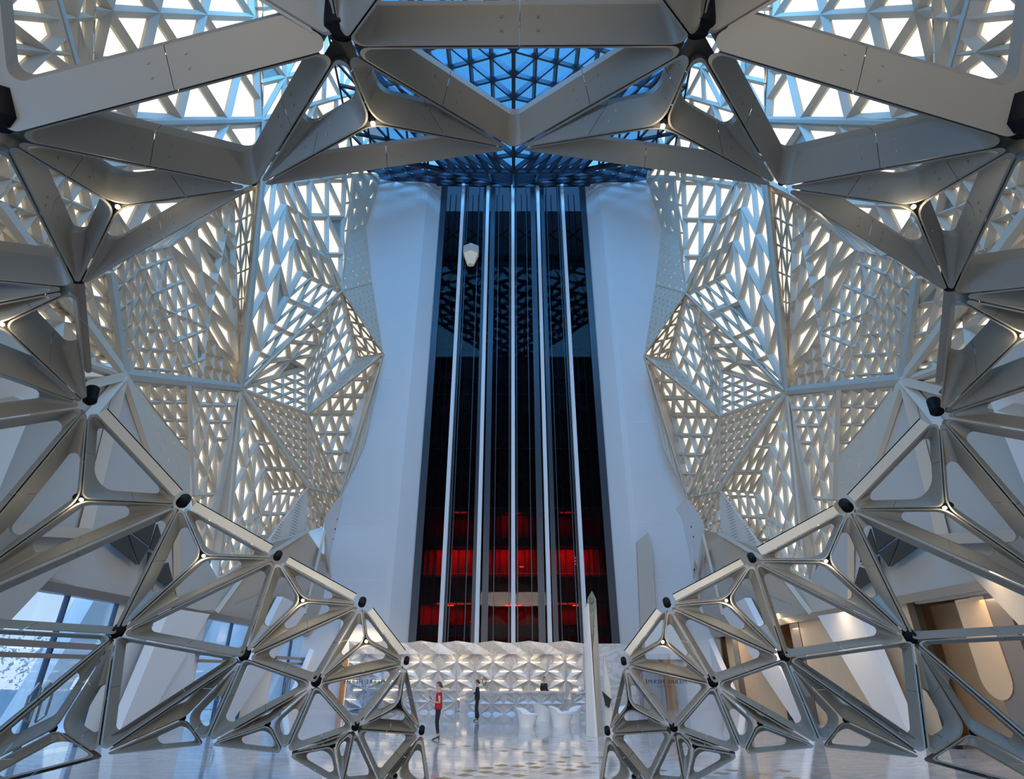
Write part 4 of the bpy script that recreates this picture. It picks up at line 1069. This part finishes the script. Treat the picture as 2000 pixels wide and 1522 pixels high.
M['chair'] = mat('glossy_white_shell', (.78, .80, .82), rough=.12)
def tub_chair(px, py, rot, label, s=1.0):
    s *= .84
    p = atZ(px, py, 0)
    t = empty('tub_chair', p); tag(t, label, 'chair', 'white moulded lounge chairs')
    vs, fs = [], []; n = 24; prof = [(0, .30), (.10, .33), (.25, .37), (.40, .43)]
    def rim(a):  # height of shell around the seat: high at the back, low at the front
        return .44 + .26 * max(0, math.cos(a)) ** .6 + .05 * abs(math.sin(a))
    rows = 7
    for k in range(rows):
        f = k / (rows - 1)
        for i in range(n):
            a = 2 * math.pi * i / n; z = rim(a) * f; r = .33 + .12 * f * f
            x, y = r * math.cos(a) * 1.02 + .05 * f * math.cos(a), r * math.sin(a)
            vs.append((x, y, z))
    for k in range(3):
        f = 1 - (k + 1) / 3
        for i in range(n):
            a = 2 * math.pi * i / n; zr = rim(a); z = .36 + (zr - .36) * f; r = (.29 + .12 * f * f)
            vs.append((r * math.cos(a), r * math.sin(a), z))
    R_ = rows + 3
    for k in range(R_ - 1):
        for i in range(n): fs.append((k * n + i, k * n + (i + 1) % n, (k + 1) * n + (i + 1) % n, (k + 1) * n + i))
    c_, s_ = math.cos(rot), math.sin(rot)
    vs = [V((p.x + s * (x * c_ - y * s_), p.y + s * (x * s_ + y * c_), s * z)) for x, y, z in vs]
    obj('shell', vs, fs, M['chair'], t, smooth=50)
    b = MB(); b.lathe((p.x, p.y, .35 * s), [(.02, 0), (.30 * s, .0), (.31 * s, .03), (.27 * s, .06)], n=20); b.build('seat', M['chair'], t, smooth=40)
    return t
tub_chair(1029, 1420, math.radians(160), 'nearest left of the white moulded lounge chairs, back turned to the left', 1.15)
tub_chair(1060, 1409, math.radians(-150), 'white moulded lounge chair with its tall curved back turned towards us, between the two nearest', 1.2)
tub_chair(1096, 1420, math.radians(170), 'nearest right of the white moulded lounge chairs, next to the obelisk', 1.25)
tub_chair(1119, 1412, math.radians(20), 'white moulded lounge chair furthest right, half behind the nearest right one', 1.1)
tub_chair(1213, 1416, math.radians(30), 'white moulded lounge chair at far right seen through the lattice frame', 1.15)
# vase and flowers on the long desk
vz = zc1; vp = atY(946, 1349, Yc1 + .35); vp.z = vz
t = empty('flower_vase', vp); tag(t, 'bunch of pink and yellow flowers in a clear vase on the long desk', 'flowers')
MB().lathe(vp, [(.06, 0), (.09, .06), (.07, .2), (.05, .28), (.07, .32)], n=14).build('vase', M['glass'], t, smooth=50)
fc = [mat('pink_petals', (.55, .05, .15)), mat('yellow_petals', (.75, .6, .2)), mat('white_petals', (.8, .75, .65)), mat('leaf_green', (.08, .16, .05))]
for k in range(22):
    a, r, z = k * 2.4, .08 + .26 * ((k * 37 % 22) / 22), .42 + .28 * ((k * 13 % 22) / 22)
    c = vp + V((r * math.cos(a), r * math.sin(a), z))
    b = MB(); b.bar(vp + V((0, 0, .25)), c, .012, .012); b.build('stem', fc[3], t)
    b = MB()
    for q in range(6):
        an = q * math.pi / 3; b.add([c, c + V((.05 * math.cos(an), -.02, .05 * math.sin(an))), c + V((.05 * math.cos(an + .9), -.02, .05 * math.sin(an + .9)))], [(0, 1, 2)])
    b.build('bloom', fc[k % 3], t)
# white ball vase on the right desk
vp2 = atY(1133, 1351, Yc3 + .45); vp2.z = zs3
t = MB().lathe(vp2 - V((0, 0, .0)), [(.05, 0), (.13, .08), (.12, .2), (.05, .27), (.06, .3)], n=16).build('small_vase', M['chair'], None, 50); tag(t, 'small white vase on the short desk by the obelisk', 'vase')
# outdoors beyond the glass
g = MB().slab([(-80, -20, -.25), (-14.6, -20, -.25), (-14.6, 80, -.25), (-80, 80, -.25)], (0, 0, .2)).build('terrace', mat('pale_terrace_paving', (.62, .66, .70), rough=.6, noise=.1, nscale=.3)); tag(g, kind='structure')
for k, (y, lab) in enumerate(((16, 'nearest'), (22.5, 'middle'), (31, 'farthest'))):
    o = MB().slab([(-17, y, -.05), (-17, y + 1.5, -.05), (-16.2, y + 4.2, 9), (-16.2, y + 2.7, 9)], (-.8, 0, 0)).build('outdoor_column', M['white']); tag(o, lab + ' slanted white column outdoors beyond the left windows', 'column')
b = MB()
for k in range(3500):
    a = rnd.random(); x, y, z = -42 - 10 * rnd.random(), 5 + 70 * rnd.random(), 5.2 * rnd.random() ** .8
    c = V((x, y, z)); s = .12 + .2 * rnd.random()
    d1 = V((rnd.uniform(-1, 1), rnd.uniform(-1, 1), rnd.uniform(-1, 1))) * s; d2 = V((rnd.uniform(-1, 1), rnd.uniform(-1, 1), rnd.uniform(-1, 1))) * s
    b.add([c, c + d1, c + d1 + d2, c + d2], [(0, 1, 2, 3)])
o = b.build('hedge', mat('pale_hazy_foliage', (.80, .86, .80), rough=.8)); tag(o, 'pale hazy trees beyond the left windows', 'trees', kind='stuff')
# ------------------------------------------------------------------ people
M['skin'] = mat('warm_skin', (.55, .33, .23), rough=.5)
M['hair_brown'] = mat('dark_brown_hair', (.05, .025, .015), rough=.45)
M['hair_black'] = mat('black_hair', (.01, .009, .01), rough=.4)
M['red'] = mat('red_cotton', (.42, .004, .02), rough=.75)
M['navy'] = mat('black_cloth', (.010, .011, .018), rough=.8)
M['shoe'] = mat('black_leather', (.01, .01, .01), rough=.3)
def skin(name, verts, edges, radii, m, parent, sub=2, root=0):
    me = bpy.data.meshes.new(name + '_graph'); me.from_pydata([tuple(v) for v in verts], edges, []); 
    o = bpy.data.objects.new(name + '_graph', me); COL.objects.link(o)
    md = o.modifiers.new('skin', 'SKIN'); md.use_smooth_shade = True
    for i, r in enumerate(radii):
        r = r if isinstance(r, tuple) else (r, r)
        me.skin_vertices[0].data[i].radius = r
        me.skin_vertices[0].data[i].use_root = (i == root)
    sb = o.modifiers.new('sub', 'SUBSURF'); sb.levels = sub; sb.render_levels = sub
    dg = bpy.context.evaluated_depsgraph_get()
    nm = bpy.data.meshes.new_from_object(o.evaluated_get(dg)); nm.name = name
    bpy.data.objects.remove(o)
    nm.materials.clear(); nm.materials.append(m)
    r = bpy.data.objects.new(name, nm); COL.objects.link(r); r.parent = parent
    r.matrix_parent_inverse = Matrix.Translation(-parent.location)
    return r
def person(base, heading, H, label, top, bottom, hair, pose, jacket=False, wide=False, cut=0.0):
    root = empty('person', base); tag(root, label, 'person')
    k = H / 1.70; ch, sh = math.cos(heading), math.sin(heading)
    def W(f, s, z): return V((base.x + k * (f * ch - s * sh), base.y + k * (f * sh + s * ch), base.z + k * z))
    J = dict(pel=(0, 0, .96), sp=(-.01, 0, 1.12), ch=(0, 0, 1.30), nk=(-.005, 0, 1.44), hb=(.01, 0, 1.52), hd=(.025, 0, 1.60))
    for q, s in (('l', 1), ('r', -1)):
        J['hip' + q] = (0, .085 * s, .90); J['kn' + q] = (.025, .075 * s, .50); J['an' + q] = (-.03, .07 * s, .14); J['to' + q] = (.09, .07 * s, .045)
        J['shd' + q] = (-.01, .165 * s, 1.365); J['el' + q] = (-.06, .20 * s, 1.09); J['wr' + q] = (.165, .11 * s, 1.12); J['ha' + q] = (.225, .085 * s, 1.15)
    J.update(pose)
    names = list(J); idx = {n: i for i, n in enumerate(names)}
    R_ = dict(pel=(.15, .105), sp=(.12, .09), ch=(.135, .095), nk=.052, hb=.055, hd=.085, hipl=.085, hipr=.085, knl=.052, knr=.052, anl=.035, anr=.035, tol=.028, tor=.028, shdl=.055, shdr=.055, ell=.038, elr=.038, wrl=.026, wrr=.026, hal=.028, har=.028)
    E = [('pel', 'sp'), ('sp', 'ch'), ('ch', 'nk'), ('nk', 'hb'), ('hb', 'hd')]
    for q in 'lr': E += [('pel', 'hip' + q), ('hip' + q, 'kn' + q), ('kn' + q, 'an' + q), ('an' + q, 'to' + q), ('ch', 'shd' + q), ('shd' + q, 'el' + q), ('el' + q, 'wr' + q), ('wr' + q, 'ha' + q)]
    verts = [W(*J[n]) for n in names]; edges = [(idx[a], idx[b]) for a, b in E]; rad = [(R_[n] if not isinstance(R_[n], tuple) else R_[n]) for n in names]
    # fingers: five short chains from each hand
    for q, s in (('l', -1), ('r', 1)):
        hx, hy, hz = J['ha' + q]
        for fi in range(5):
            off = (fi - 2) * .017
            if fi == 0: p1, p2 = (hx + .01, hy + s * .03, hz + .03), (hx + .035, hy + s * .045, hz + .045)
            else: p1, p2 = (hx + .045 - .004 * abs(fi - 3), hy + s * .012, hz - off), (hx + .07 - .006 * abs(fi - 3), hy + s * .028, hz - off + .006)
            n0 = len(verts); verts += [W(*p1), W(*p2)]; rad += [.010, .008]; edges += [(idx['ha' + q], n0), (n0, n0 + 1)]
    rad = [tuple(k * t for t in r) if isinstance(r, tuple) else k * r for r in rad]
    skin('body', verts, edges, rad, M['skin'], root)
    # head: shaped skull with jaw, nose, ears, eyes and mouth
    hx, hy, hz = J['hd']
    b = MB(); n = 16; vs = []; rows = 11
    for r in range(rows):
        t = math.pi * r / (rows - 1); zz = .115 * math.cos(t)
        for i in range(n):
            a = 2 * math.pi * i / n; rr = math.sin(t)
            fx = .092 * rr * math.cos(a); sy = .070 * rr * math.sin(a)
            if zz < -.02: fx = fx * .86 + .012 * rr; sy *= .82
            if abs(math.cos(a) - 1) < .05 and -.035 < zz < .0: fx += .022
            vs.append(W(hx + fx, hy + sy, hz + zz + .01))
    fs = [(r * n + i, r * n + (i + 1) % n, (r + 1) * n + (i + 1) % n, (r + 1) * n + i) for r in range(rows - 1) for i in range(n)]
    obj('head', vs, fs, M['skin'], root, smooth=60)
    for s in (-1, 1):
        c = W(hx + .083, hy + s * .028, hz + .012)
        MB().lathe(c, [(.004, -.004), (.011 * k, 0), (.004, .004)], n=8, axis=V((ch, sh, 0))).build('eye', M['hair_black'], root)
        c = W(hx - .005, hy + s * .070, hz + .0)
        MB().lathe(c, [(.008 * k, -.008), (.02 * k, 0), (.008 * k, .008)], n=8, axis=V((-sh, ch, 0))).build('ear', M['skin'], root)
    MB().bar(W(hx + .082, hy - .018, hz - .05), W(hx + .082, hy + .018, hz - .05), .008, .009).build('mouth', M['red'], root)
    # hair: cap plus a low bun
    vs = []; fs = []
    for r in range(8):
        t = math.pi * .58 * r / 7
        for i in range(n):
            a = 2 * math.pi * i / n
            ext = 1.0 if math.cos(a) < .35 else .60
            tt = t * ext
            vs.append(W(hx - .008 + .104 * math.sin(tt) * math.cos(a), hy + .082 * math.sin(tt) * math.sin(a), hz + .018 + .118 * math.cos(tt)))
    fs = [(r * n + i, r * n + (i + 1) % n, (r + 1) * n + (i + 1) % n, (r + 1) * n + i) for r in range(7) for i in range(n)]
    h = obj('hair', vs, fs, M[hair], root, smooth=60)
    MB().lathe(W(hx - .108, hy, hz - .02), [(.02 * k, -.04), (.042 * k, -.015), (.042 * k, .02), (.02 * k, .045)], n=10).build('hair_bun', M[hair], root, smooth=60)
    # clothes
    def cloth(name, ns, es, rr, m, extra=None):
        P = [W(*(J[x] if isinstance(x, str) else x)) for x in ns]
        return skin(name, P, es, [tuple(k * t for t in r) if isinstance(r, tuple) else k * r for r in rr], m, root)
    sl = lambda q, f: tuple(J['shd' + q][i] * (1 - f) + J['el' + q][i] * f for i in range(3))
    if not jacket:
        cloth('top', ['ch', 'sp', 'pel', (0, 0, .86), (0, 0, 1.405), 'shdl', sl('l', .42), 'shdr', sl('r', .42)], [(0, 1), (1, 2), (2, 3), (0, 4), (0, 5), (5, 6), (0, 7), (7, 8)],
              [(.16, .122), (.155, .122), (.185, .145), (.19, .15), (.085, .07), .068, .062, .068, .062], M[top])
    else:
        cloth('jacket', ['ch', 'sp', 'pel', (0, 0, 1.41), 'shdl', 'ell', (J['wrl'][0] - .02, J['wrl'][1], J['wrl'][2]), 'shdr', 'elr', (J['wrr'][0] - .02, J['wrr'][1], J['wrr'][2]), (0, 0, .84)],
              [(0, 1), (1, 2), (0, 3), (0, 4), (4, 5), (5, 6), (0, 7), (7, 8), (8, 9), (2, 10)], [(.155, .117), (.145, .115), (.18, .14), (.08, .07), .064, .05, .04, .064, .05, .04, (.17, .13)], M[top])
    if cut < .5:
        lw = (.085, .115, .12) if wide else (.062, .050, .044)
        an = .10 if wide else .17
        cloth('trousers', ['pel', 'hipl', 'knl', (J['anl'][0], J['anl'][1], an), 'hipr', 'knr', (J['anr'][0], J['anr'][1], an)], [(0, 1), (1, 2), (2, 3), (0, 4), (4, 5), (5, 6)],
              [(.115, .085), .085, lw[0], lw[1 if wide else 2], .095, lw[0], lw[1 if wide else 2]], M[bottom])
        for q, s in (('l', 1), ('r', -1)):
            ax, ay, az = J['an' + q]; tx, ty, tz = J['to' + q]
            b = MB()
            P = [W(ax - .05, ay - .03, .075), W(ax - .05, ay + .03, .075), W(tx + .03, ty + .03, .012), W(tx + .075, ty, .010), W(tx + .03, ty - .03, .012)]
            top_ = [W(ax - .05, ay - .025, .13), W(ax - .05, ay + .025, .13), W(tx + .0, ty + .03, .06), W(tx + .065, ty, .035), W(tx + .0, ty - .03, .06)]
            b.add(P + top_, [(0, 1, 2, 3, 4), (9, 8, 7, 6, 5)] + [(i, (i + 1) % 5, 5 + (i + 1) % 5, 5 + i) for i in range(5)])
            b.cyl(W(ax - .035, ay, .085), W(ax - .035, ay, 0), .016 * k, .009 * k, n=8)
            b.build('shoe', M['shoe'], root)
    return root, W, J
p1 = atZ(853, 1446, 0)
_, W1, J1 = person(p1, math.pi, 1.69, 'person in a red short-sleeved top and black trousers holding a tablet, facing left', 'red', 'navy', 'hair_brown', {})
def device(Wf, c, label):
    P = [Wf(*q) for q in ((c[0] - .02, -.075, c[2] - .05), (c[0] - .02, .075, c[2] - .05), (c[0] + .10, .075, c[2] + .07), (c[0] + .10, -.075, c[2] + .07))]
    P2 = [q + V((0, 0, .012)) for q in P]
    o = MB().add(P + P2, [(0, 1, 2, 3), (7, 6, 5, 4)] + [(i, (i + 1) % 4, 4 + (i + 1) % 4, 4 + i) for i in range(4)]).build('tablet', M['blackish']); tag(o, label, 'tablet')
device(W1, (.22, 0, 1.19), 'dark tablet in the hands of the person in the red top')
p2 = atZ(931, 1409, 0)
_, W2, J2 = person(p2, math.pi, 1.66, 'person in a black suit with wide trousers holding a tablet, facing left', 'navy', 'navy', 'hair_black',
                   {'wrl': (.20, .10, 1.16), 'wrr': (.20, -.10, 1.16), 'hal': (.26, .07, 1.19), 'har': (.26, -.07, 1.19)}, jacket=True, wide=True)
device(W2, (.28, 0, 1.21), 'dark tablet in the hands of the person in the black suit')
p3 = atZ(1063, 1391, 0); p3.y = Yc1 + 1.5; p3.x = atY(1063, 1340, p3.y).x
person(p3, math.radians(-60), 1.72, 'person in a dark suit standing behind the long reception desk', 'navy', 'navy', 'hair_brown',
       {'wrl': (.17, .16, 1.02), 'wrr': (.17, -.16, 1.02), 'hal': (.23, .13, 1.03), 'har': (.23, -.13, 1.03)}, jacket=True)
